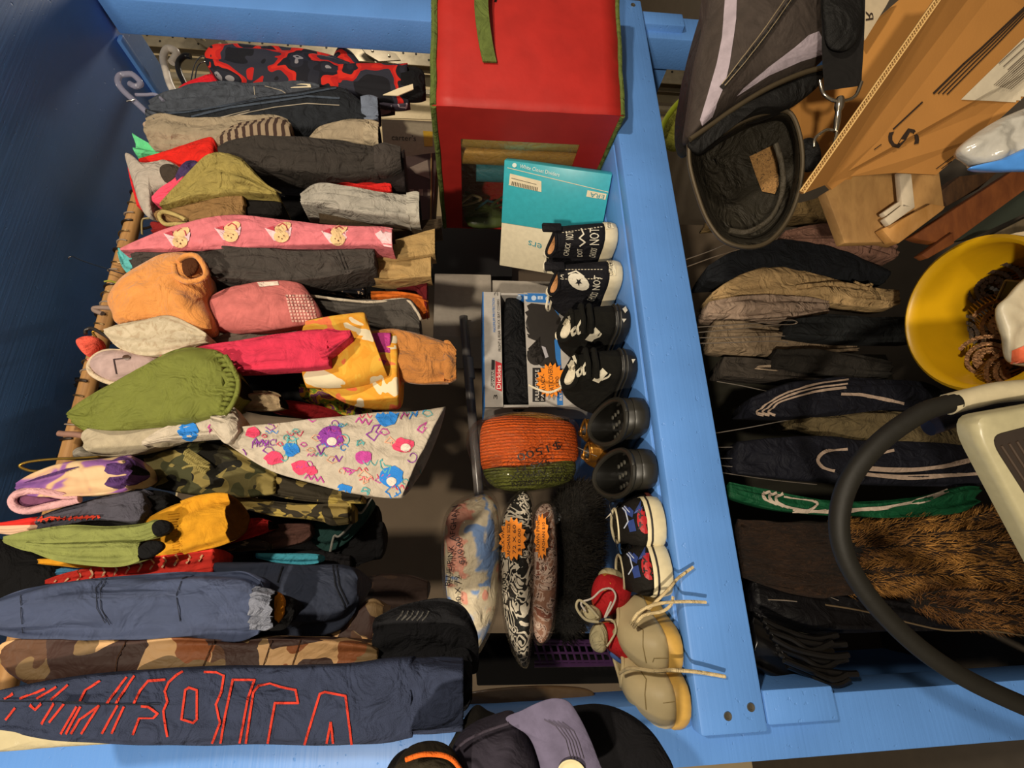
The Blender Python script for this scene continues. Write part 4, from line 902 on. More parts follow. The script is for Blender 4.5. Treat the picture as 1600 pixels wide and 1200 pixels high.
s = Stamp(o, .0014); s.text('FULL VEHICLE', [(842, 626), (842, 578), (836, 578), (836, 626)]); s.text('PACK', [(850, 626), (850, 600), (845, 600), (845, 626)])
s.text('GENUINE', [(772, 604), (772, 578), (768, 578), (768, 604)]); s.done('lettering', plain('DCD6CC', .5), db, 'white lettering')
s = Stamp(o, .001); s.poly([(774, 564), (784, 568), (784, 612), (774, 608)]); s.done('print', plain('B3232C', .45), db, 'red logo panel')
s = Stamp(o, .0015); s.text('Dickies', [(782.5, 608), (782.5, 571), (776, 571), (776, 608)]); s.text('BUILT FOR TRUCKS', [(878, 626), (878, 582), (874, 582), (874, 626)]); s.done('lettering', plain('E8DED2', .5), db, 'cream lettering')
s = Stamp(o, .0012); s.text('FRONT & REAR TRUCK SEAT COVERS', [(783, 549), (780, 468), (776.5, 468), (778.5, 549)]); s.text('3', [(778, 462), (778, 456), (772, 456), (772, 462)]); s.text('3', [(777, 624), (777, 617), (771, 617), (771, 624)]); s.done('lettering', plain('2A2420', .6), db, 'black lettering')
s = Stamp(o, .0012); s.text('MAXIMUM PROTECTION', [(774.5, 519), (772.5, 466), (769, 466), (770.5, 519)]); s.done('lettering', BLU, db, 'blue lettering')
# orange star price tags
ORG = plain('F08A1E', .6)
def star(name, lab, cx_, cy_, rx, ry, Y, lines, n=18, rot=0, tilt=0):
    t_ = thing(name, lab, 'price tag', PY(cx_, cy_, Y), 'orange star price tags')
    mb = MB(); pts = []
    for k in range(2*n):
        r_ = 1 if k % 2 == 0 else .78; a = PI*k/n
        x, y = rx*r_*math.cos(a), ry*r_*math.sin(a); pts.append(PY(cx_+x*math.cos(rot)-y*math.sin(rot), cy_+x*math.sin(rot)+y*math.cos(rot), Y+tilt*y/ry))
    c = sum(pts, Vector())/len(pts); m = len(pts); off = Vector((0, .0015, 0))
    mb.add([c]+pts+[c+off]+[p+off for p in pts], [(0, 1+k, 1+(k+1) % m) for k in range(m)]+[(m+1, m+2+(k+1) % m, m+2+k) for k in range(m)]+[(1+k, m+2+k, m+2+(k+1) % m, 1+(k+1) % m) for k in range(m)])
    o = mb.build('card', ORG, t_, smooth=False); s = Stamp(o, .0006)
    for tx, q in lines: s.text(tx, q, sub=1)
    s.done('lettering', plain('1E1A18', .7), o, 'black hand lettering'); return t_
star('price_tag', 'orange star price tag hand lettered for truck seat covers on the grey blue box', 861, 594, 24, 28, 1.085, [('TRUCK', [(854, 618), (850, 584), (844, 586), (848, 619)]), ('SEAT COVERS', [(866, 616), (863, 572), (856, 572), (858, 617)]), ('$15.00', [(878, 614), (874, 588), (867, 589), (870, 615)])], rot=.1)
# --- bagged knitted blanket
PLB = clear('FFFFFF', .10, .08, .9, 45)
kb = thing('knitted_blanket', 'orange and green knitted blanket folded in a clear bag', 'blanket', PY(820, 710, 1.12))
def knit(c):
    m, b, nt = base('knit', .85, 0, .2); v = ocoord(nt)
    wv = nt.new('ShaderNodeTexWave', wave_type='BANDS', bands_direction='X'); nt.link(v, wv.inputs[0]); wv.inputs['Scale'].default_value = 45; wv.inputs['Distortion'].default_value = 3; wv.inputs['Detail'].default_value = 2; wv.inputs['Detail Scale'].default_value = 4
    cc = lin(c); nt.link(ramp(nt, wv.outputs[1], [(0, grey(cc, .72)), (.6, grey(cc, 1.08))]), b.inputs['Base Color']); bump(nt, b, wv.outputs[1], .9, .008); return m
KO, KG = knit('E2611E'), knit('5E6126')
o1 = puff('orange_layer', None, None, KO, [(752, 668), (765, 655), (800, 650), (850, 655), (892, 662), (902, 690), (898, 722), (850, 728), (800, 734), (758, 736), (750, 705)], Y=1.06, parent=kb, tf=.05, tb=.12, m=12)
o2 = puff('green_layer', None, None, KG, [(756, 732), (800, 730), (850, 724), (896, 720), (894, 748), (860, 760), (810, 766), (770, 758)], Y=1.06, parent=kb, tf=.04, tb=.12)
o3 = puff('mustard_layer', None, None, knit('9A6A2A'), [(780, 652), (820, 645), (868, 650), (880, 660), (830, 664), (790, 662)], Y=1.07, parent=kb, tf=.03, tb=.10)
op = puff('plastic_bag', 'clear plastic bag', None, PLB, [(728, 690), (738, 664), (762, 652), (800, 645), (860, 648), (900, 660), (908, 700), (900, 745), (860, 764), (800, 770), (762, 762), (742, 735)], Y=1.055, parent=kb, tf=.06, tb=.14, m=12, fold=.006, ff=1.6)
s = Stamp(op, .001)
s.text('$1500', [(808, 720), (872, 698), (876, 710), (812, 732)][::-1] if False else [(874, 688), (806, 708), (810, 721), (878, 701)], sub=1)
for tx, q in (('SIZE APPROX', [(884, 728), (796, 742), (798, 750), (886, 736)]), ('ORANGE/GREEN', [(895, 740), (799, 753), (801, 761), (897, 749)]), ('5X5 FT', [(858, 716), (802, 731), (804, 739), (860, 725)])): s.text(tx, q, sub=1)
s.done('lettering', plain('14100C', .5), op, 'black marker lettering')
# --- stack of bagged yarn and blankets beside it
def yarn(cols, sc, pos=None, dist=2): return blotch(cols, sc, pos, .9, dist, .9, 'LINEAR' if len(cols) > 5 else 'CONSTANT', 3)
yb = thing('bagged_blanket', 'cream blanket with pink and blue yarn in a clear bag, topmost of the stack', 'blanket', PY(735, 890, 1.08))
YW = blotch(['5A86C8', '7E9CCB', 'D6C8AC', 'D2C4A6', 'DC9480', 'DDA08C'], 15, [0, .40, .44, .53, .57, .62], .95, .8, 1, 'LINEAR', 2)
o = puff('blanket', None, None, YW, [(695, 830), (708, 795), (735, 778), (762, 774), (778, 800), (780, 870), (774, 950), (755, 1000), (738, 1018), (715, 990), (698, 930)], Y=1.06, parent=yb, tf=.06, tb=.14, m=12, fold=.007)
op = puff('plastic_bag', 'clear plastic bag', None, PLB, [(690, 830), (704, 790), (735, 772), (766, 768), (782, 800), (784, 870), (778, 952), (758, 1006), (738, 1026), (711, 992), (693, 930)], Y=1.055, parent=yb, tf=.065, tb=.15, m=12, fold=.006, ff=1.7)
s = Stamp(op, .001)
for tx, q in (('BLUE/PINK  AFGHAN', [(704, 915), (716, 790), (707, 792), (696, 915)][0:4]), ('$10.00', [(728, 880), (720, 838), (711, 840), (718, 882)]), ('90 X 72', [(722, 945), (718, 898), (710, 900), (713, 946)])): s.text(tx, q, sub=1)
s.done('lettering', plain('1A1620', .5), op, 'black marker lettering')
zb = thing('bagged_blanket', 'black and white marled blanket in a clear bag, second in the stack', 'blanket', PY(805, 900, 1.07))
def marl(c1, c2, c3, sc=15, d=2.5):
    return blotch([c1, c2, c3, c2, c1, c3], sc, [0, .38, .44, .5, .56, .64], .9, d, .9, 'CONSTANT', 2)
OUT2 = [(782, 840), (790, 800), (806, 778), (820, 768), (831, 790), (834, 850), (832, 930), (828, 1000), (820, 1040), (806, 1022), (790, 970), (783, 900)]
puff('blanket', None, None, marl('16140F', 'C9BFAC', '201C18'), OUT2, Y=1.05, parent=zb, tf=.045, tb=.13, m=12, fold=.006)
puff('plastic_bag', 'clear plastic bag', None, PLB, [(x+(3 if x > 806 else -3), y+(4 if y > 900 else -4)) for x, y in OUT2], Y=1.048, parent=zb, tf=.05, tb=.14, m=12, fold=.005, ff=1.8)
pb = thing('bagged_blanket', 'slim pink brown blanket in a clear bag, third in the stack', 'blanket', PY(850, 900, 1.06))
OUT3 = [(832, 850), (836, 805), (848, 788), (862, 792), (868, 830), (870, 890), (866, 950), (858, 990), (845, 1005), (834, 985), (830, 920)]
puff('blanket', None, None, blotch(['8A6450', 'B59A8A', '4A3026', 'C0A898', '7A4A3A'], 30, [0, .42, .5, .54, .62], .9, 2, .8), OUT3, Y=1.045, parent=pb, tf=.04, tb=.12, m=12)
puff('plastic_bag', 'clear plastic bag', None, PLB, [(x+(3 if x > 850 else -3), y+(4 if y > 900 else -4)) for x, y in OUT3]+[], Y=1.043, parent=pb, tf=.045, tb=.13, m=12, fold=.005, ff=1.8)
puff('bag_flap', None, None, PLB, [(858, 800), (866, 790), (878, 808), (872, 818), (862, 818)], Y=1.0, parent=pb, tf=.001, tb=.001, smooth=False)
star('price_tag', 'broad orange star price tag on the black and white bagged blanket', 801, 842, 22, 35, .995, [('BLACK WHITE', [(788, 870), (788, 815), (783, 815), (783, 870)]), ('AFGHAN SIZE', [(797, 868), (797, 818), (792, 818), (792, 868)]), ('72 X 60', [(806, 865), (806, 820), (801, 820), (801, 865)]), ('$10.00', [(814, 862), (814, 826), (809, 826), (809, 862)])], n=15)
star('price_tag', 'narrow orange star price tag on the slim pink brown bagged blanket', 846, 838, 12, 37, .995, [('BROWN PINK', [(843, 866), (843, 812), (838, 812), (838, 866)]), ('AFGHAN $10', [(852, 862), (852, 816), (847, 816), (847, 862)])], n=13)
FZ = fur('0A0908', '2E2A24', 120, .7, (1, 1, 1))
fb = thing('furry_blanket', 'black furry blanket folded at the bottom of the bagged stack', 'blanket', PY(900, 880, 1.12))
o = puff('blanket', None, None, FZ, [(868, 800), (880, 766), (905, 752), (932, 762), (940, 800), (938, 860), (930, 920), (915, 970), (890, 1000), (872, 990), (866, 900)], Y=1.1, parent=fb, tf=.05, tb=.14, m=18, dense=10, fold=.012, ff=2.2)
fur_blades('pile', o, fb, fur('12100E', '3E3830', 80, .55, (1, 1, 1)), 7000, .010, .022, .0006, 4, .3)
cr_ = thing('crate', 'dark purple slatted plastic crate under the furry blanket', 'crate', PY(900, 960, 1.12))
PU = plain('4A2A54', .5)
A4 = [PY(x, y, 1.10) for x, y in ((835, 1000), (968, 1004), (968, 1038), (835, 1040))]
ba = lambda u, v: (A4[0]*(1-u)+A4[1]*u)*(1-v)+(A4[3]*(1-u)+A4[2]*u)*v
mb = MB()
for k in range(12): mb.tube([ba(k/12, 0), ba(k/12+.08, 1)], .0025, 6)
for k in range(3): mb.tube([ba(0, .15+.35*k), ba(1, .15+.35*k)], .0025, 6)
mb.build('lattice', PU, cr_)
mb = MB(); mb.tube([ba(0, 0), ba(1, 0)], .004, 6); mb.tube([ba(0, 1), ba(1, 1)], .004, 6); mb.box(ba(1, 0), ba(1, 1)-ba(1, 0), (0, .15, 0), (0, 0, .003)); mb.build('frame', PU, cr_)
mb = MB(); mb.prism([PY(x, y, 1.24) for x, y in ((748, 1000), (975, 1000), (985, 1068), (745, 1072))], (0, .1, 0)); tag(mb.build('box', plain('080707', .9, 0, .1), bevel=.004), 'added black block standing for the dark gap left of the bagged stack', 'box')  # added solid, its black stands in for the shade of the gap
puff('plastic_sleeve', 'brown fabric in a shiny clear sleeve behind the purple grey cap', 'plastic bag', plain('5A4630', .3, 0, .6, .7, 30), [(720, 1090), (760, 1078), (850, 1072), (915, 1076), (928, 1090), (900, 1108), (820, 1116), (740, 1122)], Y=.96, tf=.01, tb=.03)
# --- paper carrier bag with lettering and bits behind the far end
cb = thing('paper_bag', 'cream printed paper carrier bag beyond the clothes, beside the red bag', 'paper bag', (1.2, 1.3, .992))
mb = MB(); p0 = PY(603, 196, 1.30); p1 = PY(672, 196, 1.30)
q = [PY(596, 186, 1.30), PY(680, 190, 1.30), PY(690, 250, 1.30), PY(600, 246, 1.30)]
mb.prism(q, (0.02, .10, 0)); o = mb.build('body', plain('A89C84', .6), cb, smooth=False)
s = Stamp(o, .001); s.text("carter's", [(612, 219), (650, 221), (650, 212), (612, 210)]); s.done('lettering', plain('3A3630', .6), cb, 'dark lettering')
s = Stamp(o, .0012); s.poly([(661, 205), (676, 206), (676, 229), (663, 229)]); s.done('label_sticker', plain('C9A02A', .5), cb, 'yellow sticker')
nb = thing('box', 'open dark printed card box with striped side, left of the red bag', 'box', (1.0, 1.25, .992))
mb = MB(); q = [PY(632, 245, 1.2), PY(683, 238, 1.2), PY(675, 352, 1.2), PY(640, 352, 1.2)]; mb.prism(q, (.03, .12, 0)); o = mb.build('body', plain('4A3A36', .6), nb, smooth=False)
s = Stamp(o, .001)
for k in range(5): s.poly([(612+k*14, 296), (619+k*14, 296), (619+k*14, 306), (612+k*14, 306)])
s.poly([(640, 262), (668, 250), (672, 280), (650, 272)]); s.done('print', plain('8A7C70', .6), nb)
mb = MB(); mb.tube([PY(674, 240, 1.19), PY(673, 352, 1.19)], .0025, 6); mb.build('edge', plain('8E7448', .7), nb)
mb = MB(); mb.prism([PY(x, y, 1.545) for x, y in ((676, 352), (800, 352), (800, 432), (676, 432))], (0, .05, 0)); tag(mb.build('board', plain('0E0D0D', .6), smooth=False), 'black panel added over the partition in the gap behind the red bag', 'board')  # added to keep the gap between bag and carton black
# ================================================================= shoes along the shelf front
PLAN = [(0, 0), (.02, .17), (.07, .29), (.16, .35), (.3, .345), (.45, .36), (.6, .43), (.74, .48), (.85, .46), (.93, .36), (.98, .19), (1, 0)]
def plan_w(t):
    for (a, wa), (b, wb) in zip(PLAN[:-1], PLAN[1:]):
        if t <= b: f = (t-a)/(b-a); f = f*f*(3-2*f)*.4+f*.6; return wa+(wb-wa)*f
    return 0
def outline(L, W, n=24):
    ts = [.5-.5*math.cos(PI*i/n) for i in range(n+1)]
    R_ = [(plan_w(t)*W, t*L) for t in ts]; return R_+[(-x, y) for x, y in R_[-2:0:-1]]
def shoe(name, lab, X, Y, rot, L, W, sole_h, heel, side, tongue, ca, cb, cc, mats, toe=.4, group=None, sole_step=0, pair=None, z=SH, outsole=None, lining=None, rim=None, laces=0, lace_mat=None):
    """ca: collar centre along the length, cb: half length, cc: half width (all as shares of L, L, W)"""
    t_ = thing(name, lab, 'shoe', (X, Y, z+.001), group, (0, 0, rot))
    up, so = mats; O = outline(L, W); n = len(O)
    mb = MB(); R_ = []
    for sc, zz_ in ((.93, 0), (1.0, .004), (1.035, sole_h*.45), (1.03, sole_h*.9), (1.0, sole_h)):
        R_.append([Vector((x*sc, L/2+(y-L/2)*(1+(sc-1)*.6), zz_)) for x, y in O])
    mb.rings(R_, True, True, True); mb.build('sole', so, t_, local=True)
    def col(x, y, f=1.0):
        # collar point for an outline point
        ang = math.atan2(x/W, (y-ca*L)/L); cx_, cy_ = math.sin(ang)*cc*W*f, ca*L+math.cos(ang)*cb*L*f
        u = (cy_-(ca-cb)*L)/(2*cb*L)
        z_ = heel*(1-u)**2+2*side*u*(1-u)*1.0+tongue*u*u if True else 0
        return Vector((cx_, cy_, z_))
    M_ = 12; R_ = []
    for k in range(M_+1):
        t = k/M_; ring = []
        for x, y in O:
            c = col(x, y); fwd = max(0, min(1, (y/L-.5)/.5))
            e = max(0, (t-.14*fwd)/(1-.14*fwd)); e = e**(1.1)
            g = t if fwd == 0 else (1-fwd)*t+fwd*(1-(1-t)**(1.0+toe*2.6))
            bul = 1+.06*math.sin(PI*t)*(1-fwd)
            ring.append(Vector((( x*.97+(c.x-x*.97)*e)*bul, y*.985+.007*L+(c.y-y*.985-.007*L)*e, sole_h+(c.z-sole_h)*g)))
        R_.append(ring)
    mb.rings if False else None
    mb = MB(); mb.rings(R_, True); mb.build('upper', up, t_, local=True, angle=60, solid=.0015)
    top = R_[-1]; I = [top]
    for f, dz in ((.93, -.003), (.9, -.02), (.92, -.05)):
        I.append([Vector((p.x*f, ca*L+(p.y-ca*L)*f, max(sole_h+.004, p.z+dz))) for p in top])
    I.append([Vector((p.x*.8, ca*L+(p.y-ca*L)*.85, sole_h+.004)) for p in top])
    mb = MB(); mb.rings(I, True, False, True); mb.build('lining', lining or DARK, t_, local=True)
    if rim:
        mb = MB(); mb.tube(top+[top[0]], rim[0], 8, False); mb.build('collar', rim[1], t_, local=True)
    if outsole:
        for z_, r_, m_ in outsole:
            mb = MB(); mb.tube([Vector((x*1.04, L/2+(y-L/2)*1.03, z_)) for x, y in O]+[Vector((O[0][0], L/2+(O[0][1]-L/2)*1.03, z_))], r_, 6, False); mb.build('foxing_stripe', m_, t_, local=True)
    if laces:
        for k in range(laces):
            f = k/max(1, laces-1); yv = ca*L+cb*L+ (L*.30)*(1-f)*.8; yv = (ca+cb)*L+(.28*L)*(1-f); zv = tongue-(tongue-sole_h)*.52*(1-f)
            ww = W*(.17+.05*(1-f)); mb = MB()
            mb.tube(spline([(-ww, yv-.004, zv-.008), (-ww*.5, yv, zv+.003), (0, yv, zv+.005), (ww*.5, yv, zv+.003), (ww, yv-.004, zv-.008)], 12), .0026, 6)
            mb.build('lace', lace_mat, t_, local=True)
    return t_
def kids(t_, *names): return [c for c in t_.children if c.name.split('.')[0] in names]
BC_ = cloth('17161A', .8, .4); RUB = plain('CFC2A2', .5); BRU = plain('1B1A18', .45); WL = cloth('D8CDB4', .9, .2)
PG = 'shoes along the shelf front'
# black canvas high tops
for X, Y, rot, lab, patch, nt_, sec in ((.708, .915, .12, 'black lettered canvas high top nearest the red bag', [(947, 359), (945, 331), (957, 332), (959, 357)], [(936, 382), (936, 357), (921, 357), (921, 382)], 0), (.602, .915, .16, 'black lettered canvas high top with star patch, next to the flame shoes', [(950, 433), (949, 404), (961, 405), (962, 430)], [(937, 452), (939, 432), (928, 430), (925, 452)], 1)):
    t = shoe('high_top_shoe', lab, X, Y, rot, .2, .096, .032, .15, .135, .158, .27, .21, .27, (BC_, RUB), toe=.5, group=PG, lining=cloth('C08A5A'), rim=(.004, BC_), laces=5, lace_mat=WL)
    bpy.context.view_layer.update()
    so, up = kids(t, 'sole'), kids(t, 'upper')
    s = Stamp(so, .002); s.poly(patch); s.done('heel_patch', plain('DDD2B4', .5), t, 'cream heel patch')
    s = Stamp(so, .0032); a, b, c, d = patch; s.text('CONVERSE', [(a[0]+2, a[1]-2), (b[0]+2, b[1]+2), (b[0]+7, b[1]+2), (a[0]+7, a[1]-2)]); s.done('lettering', plain('2A2622', .5), t)
    s = Stamp(up, .002); s.text('NOT', nt_, sub=1)
    y_ = 76*sec
    if sec == 0:
        s.text('NOT', [(896, 374), (896, 362), (884, 362), (884, 374)], sub=1); s.text('DOT', [(910, 400), (910, 388), (902, 388), (902, 400)], sub=1); s.text('CHUCK', [(888, 399), (892, 380), (884, 378), (880, 398)], sub=1); s.text('CHUCKS', [(930, 402), (933, 388), (924, 386), (920, 400)], sub=1)
        s.line([(908, 358), (912, 366), (905, 372), (914, 378), (906, 384)], 2)
    else:
        s.blob((904, 440), 18, 11, rot=.5); s.text('CHUCKS', [(928, 470), (935, 457), (925, 455), (916, 468)], sub=1); s.text('TA', [(879, 438), (881, 429), (872, 427), (870, 436)], sub=1); s.line([(888, 428), (900, 424), (912, 432)], 2)
    s.done('lettering', plain('D8D0BC', .7), t, 'white painted lettering')
    if sec:
        s = Stamp(up, .003); s.poly([(904+6*(1 if k % 2 == 0 else .4)*math.cos(k*PI/5+.3), 440+6*(1 if k % 2 == 0 else .4)*math.sin(k*PI/5+.3)) for k in range(10)], 3); s.done('star', plain('1A181A'), t)
    s = Stamp(up, .002)
    for dy in (8, 22):
        yy0 = (332 if sec == 0 else 404)+dy
        for k in range(13): s.poly([(878+k*5, yy0+9-k*.7*(1-sec)), (881+k*5, yy0+9-k*.7*(1-sec)), (881+k*5, yy0+10.2-k*.7*(1-sec)), (878+k*5, yy0+10.2-k*.7*(1-sec))])
    s.done('stitching', plain('B8AE98', .7), t)
    mb = MB(); mb.bx((-.012, .002, .135), (.012, .012, .182)); mb.build('pull_tab', BC_, t, local=True, bevel=.004)
    mb = MB(); mb.tube(spline([(-.01, .105, .15), (-.03, .13, .155), (-.035, .11, .165), (-.012, .10, .16), (.02, .125, .158), (.03, .11, .15)], 24), .003, 6); mb.build('lace_bow', WL, t, local=True)
# black flame skate shoes
SUE = cloth('14130F', 1, .3, 1500, .2)
for X, Y, rot, lab, dx, dy in ((.478, .905, .16, 'black flame skate shoe beside the lettered high tops', 0, 0), (.372, .90, .30, 'black flame skate shoe beside the black clogs, tongue lace up', 14, 64)):
    t = shoe('skate_shoe', lab, X, Y, rot, .185, .10, .034, .128, .118, .145, .29, .22, .30, (SUE, BRU), toe=.5, group=PG, lining=WL, rim=(.0055, SUE), laces=3, lace_mat=WL, outsole=[(.030, .0025, plain('2A2823', .5)), (.022, .002, plain('2A2823', .5))])
    bpy.context.view_layer.update(); up, so = kids(t, 'upper', 'collar'), kids(t, 'sole', 'foxing_stripe')
    s = Stamp(so, .0025)
    s.poly([(972+dx, 484+dy), (977+dx, 480+dy), (980+dx, 486+dy), (976+dx, 490+dy)]); s.poly([(972+dx, 498+dy), (978+dx, 498+dy), (974+dx, 504+dy)]); s.done('mark', plain('C9C2B0', .6), t, 'pale heel mark')
    s = Stamp(up, .003)
    for cx_, cy_, k in ((888, 512, 1), (910, 516, 1.05), (898, 522, .6)):
        cx_ += dx*.6; cy_ += dy-4
        s.line([(cx_-6*k, cy_+8*k), (cx_-7*k, cy_-2*k), (cx_-2*k, cy_-10*k)], 3.2); s.line([(cx_-6*k, cy_+8*k), (cx_+2*k, cy_+2*k), (cx_+3*k, cy_-8*k), (cx_+1*k, cy_-14*k)], 3)
    s.poly([(914+dx*.8, 529+dy), (930+dx*.8, 511+dy), (938+dx*.8, 518+dy), (924+dx*.8, 533+dy)])
    s.line([(926+dx, 528+dy), (936+dx, 524+dy), (939+dx, 520+dy)], 2.5); s.done('flame_print', plain('C4BCA6', .7), t, 'pale flame print')
    for k in range(2):
        mb = MB(); mb.tube(spline([(-.034, .03, .085+.018*k), (-.02, .004-.002*k, .089+.018*k), (0, -.002, .091+.018*k), (.02, .004, .089+.018*k), (.034, .03, .085+.018*k)], 16), .006, 8); mb.build('padded_collar', SUE, t, local=True)
    if dx:
        mb = MB(); mb.tube(spline([(0, .11, .14), (-.005, .125, .17), (.01, .13, .2), (.02, .13, .215)], 14), .0028, 6); mb.build('lace_end', WL, t, local=True)
# black clogs
CLG = plain('24221C', .42, 0, .5)
for X, Y, rot, lab in ((.243, .868, .04, 'black rubber clog beside the flame shoes'), (.137, .862, .06, 'black rubber clog beside the white skate shoes')):
    t = shoe('clog', lab, X, Y, rot, .185, .106, .030, .046, .048, .086, .41, .375, .42, (CLG, CLG), toe=.45, group=PG, lining=plain('0E0D0A', .35), rim=(.0055, CLG))
    for k in range(9):
        mb = MB(); c = Vector((-.022+.022*(k % 3), .075+.02*(k//3), .038)); mb.lathe(c, (0, 0, 1), [(.005, 0), (.0045, .0025), (.001, .003)], 10, False, True); mb.build('footbed_nub', plain('4A4840', .3), t, local=True)
# white skate shoes with red badge, toes to the front
VW = plain('D6C9A4', .5)
for X, Y, rot, lab, cx_, cy_ in ((.037, .858, PI+.05, 'small white soled skate shoe with red badge, beside the clogs', 1003, 813), (-.043, .857, PI+.12, 'small white soled skate shoe with red badge, beside the tan shoes', 1010, 885)):
    L_ = .135; t = shoe('skate_shoe', lab, X-math.sin(rot)*L_*-1*-1 if False else X+math.sin(rot)*L_, Y-math.cos(rot)*L_, rot, L_, .094, .036, .064, .064, .07, .30, .25, .34, (cloth('16130F', .8, .3), VW), toe=.55, group=PG, rim=(.0028, VW), outsole=[(.028, .0018, plain('1A1412', .5))], lining=cloth('2A2418'))
    bpy.context.view_layer.update(); up = kids(t, 'upper')
    s = Stamp(up, .0018); s.blob((cx_+4, cy_), 11, 21, rot=-.12); s.done('badge', plain('A81C22', .5), t, 'red oval badge')
    s = Stamp(up, .0028)
    for sg in (-1, 1):
        s.line([(cx_-3, cy_+sg*3), (cx_-2, cy_+sg*9), (cx_-5, cy_+sg*13)], 2); s.line([(cx_+5, cy_+sg*2), (cx_+8, cy_+sg*7), (cx_+6, cy_+sg*12), (cx_+9, cy_+sg*16)], 2); s.line([(cx_-4, cy_+sg*6), (cx_+1, cy_+sg*7)], 1.6)
    s.done('badge_mark', plain('1A0C0C', .5), t, 'black curls in the badge')
    s = Stamp(up, .0018); s.poly([(cx_-34, cy_-24), (cx_-26, cy_-28), (cx_-12, cy_-14), (cx_-14, cy_-4), (cx_-24, cy_-10)]); s.poly([(cx_-12, cy_-10), (cx_-2, cy_-30), (cx_+10, cy_-28), (cx_-4, cy_-12)]); s.poly([(cx_-22, cy_+2), (cx_-12, cy_-2), (cx_-8, cy_+16), (cx_-18, cy_+18)]); s.done('wing_print', plain('2C3E78', .5), t, 'blue print')
    s = Stamp(up, .0026); s.line([(cx_-34, cy_-24), (cx_-24, cy_-14), (cx_-20, cy_+2), (cx_-26, cy_+12)], 1.8); s.line([(cx_-30, cy_-26), (cx_-18, cy_-12)], 1.4); s.done('outline', plain('B8C0D0', .5), t)
# golden baby boots
GO = plain('A8702A', .28, .75, .5, .4, 60); WT = plain('C8C0B0', .5)
for X, Y, lab, tg in ((.262, 1.03, 'golden baby boot beside the knitted blanket', 0), (.205, 1.02, 'golden baby boot with a white paper tag in it', 1)):
    t = shoe('baby_boot', lab, X, Y, .25, .10, .058, .012, .085, .08, .088, .30, .25, .33, (GO, plain('6A4418', .5)), toe=.4, group=PG, rim=(.003, GO), lining=plain('1A1510', .5), laces=3, lace_mat=plain('8E5E1E', .4, .5))
    if tg: mb = MB(); mb.box((-.02, .01, .07), (.03, .02, .03), (.004, -.002, .012), (0, .0008, 0)); mb.build('paper_tag', WT, t, local=True, smooth=False)
# black patent baby shoes
PAT = plain('0B0A0B', .12, 0, .7)
for X, Y, lab, tg in ((.052, 1.0, 'black patent baby shoe with white tag, behind the white skate shoes', 1), (-.012, .985, 'black patent baby shoe with red side, behind the white skate shoes', 0)):
    L_ = .10; t = shoe('baby_shoe', lab, X, Y, PI+.15, L_, .06, .012, .05, .045, .05, .32, .26, .32, (PAT, plain('5A2A22', .4)), toe=.5, group=PG, rim=(.0025, PAT))
    mb = MB(); mb.tube(spline([(-.024, .055, .03), (-.012, .062, .048), (.012, .062, .048), (.024, .055, .03)], 14), .004, 8); mb.build('strap', PAT, t, local=True)
    if tg: mb = MB(); mb.box((-.015, .03, .05), (.02, .004, .022), (.006, .0, .01), (0, .0008, 0)); mb.build('paper_tag', WT, t, local=True, smooth=False)
    ptube('tag_string', [wp for wp in (Vector((0, .05, .05)), Vector((.02, .06, .07)), Vector((-.01, .07, .08)), Vector((-.02, .05, .06)))], .001, plain('0E0D0D', .4), t, local=True)
# red fleece booties
RF = blotch(['B01C20', 'C4242A', 'BC2026', 'D08A3A'], 45, [0, .4, .5, .66]); CF = cloth('C8BB92', 1, .7)
t = thing('bootie', 'red printed fleece bootie with cream drawstring, toe towards the white shoes', 'shoe', PY(955, 925, .96), PG)
puff('upper', None, None, RF, [(928, 915), (938, 898), (955, 897), (978, 908), (985, 925), (975, 948), (955, 960), (935, 965), (926, 940)], Y=.96, parent=t, tf=.035, tb=.05)
puff('toe', 'cream toe', None, CF, [(936, 900), (945, 888), (962, 890), (975, 902), (955, 906)], Y=.975, parent=t, tf=.02, tb=.03)
puff('cuff', 'cream fleece cuff', None, CF, [(908, 955), (922, 945), (936, 952), (938, 966), (925, 973), (912, 968)], Y=.945, parent=t, tf=.025, tb=.03)
ptube('drawstring', [PY(x, y, .915) for x, y in ((915, 955), (908, 942), (925, 935), (940, 922), (955, 920), (962, 932), (955, 950), (945, 965), (955, 940))], .0018, plain('D8CDC0', .6), t)
ptube('drawstring', [PY(x, y, .915) for x, y in ((935, 972), (915, 968), (901, 950), (905, 938), (920, 948), (935, 965))], .0024, plain('C8BC98', .6), t)
t = thing('bootie', 'red printed fleece bootie with open cream cuff beside the tan shoes', 'shoe', PY(950, 1000, .95), PG)
puff('upper', None, None, RF, [(938, 975), (955, 972), (972, 985), (985, 1010), (980, 1032), (962, 1024), (945, 1008)], Y=.95, parent=t, tf=.03, tb=.04)
puff('cuff', 'cream fleece cuff', None, CF, [(922, 995), (928, 978), (940, 972), (948, 985), (948, 1008), (940, 1020), (926, 1014)], Y=.935, parent=t, tf=.02, tb=.03)
puff('sole', 'blue sole', None, plain('4A68A8', .6), [(950, 1012), (965, 1025), (976, 1036), (968, 1036), (955, 1026)], Y=.955, parent=t, tf=.008, tb=.02)
ptube('drawstring', [PY(x, y, .915) for x, y in ((945, 968), (958, 970), (962, 985), (955, 1000), (948, 1010))], .0018, plain('C8BC98', .6), t)
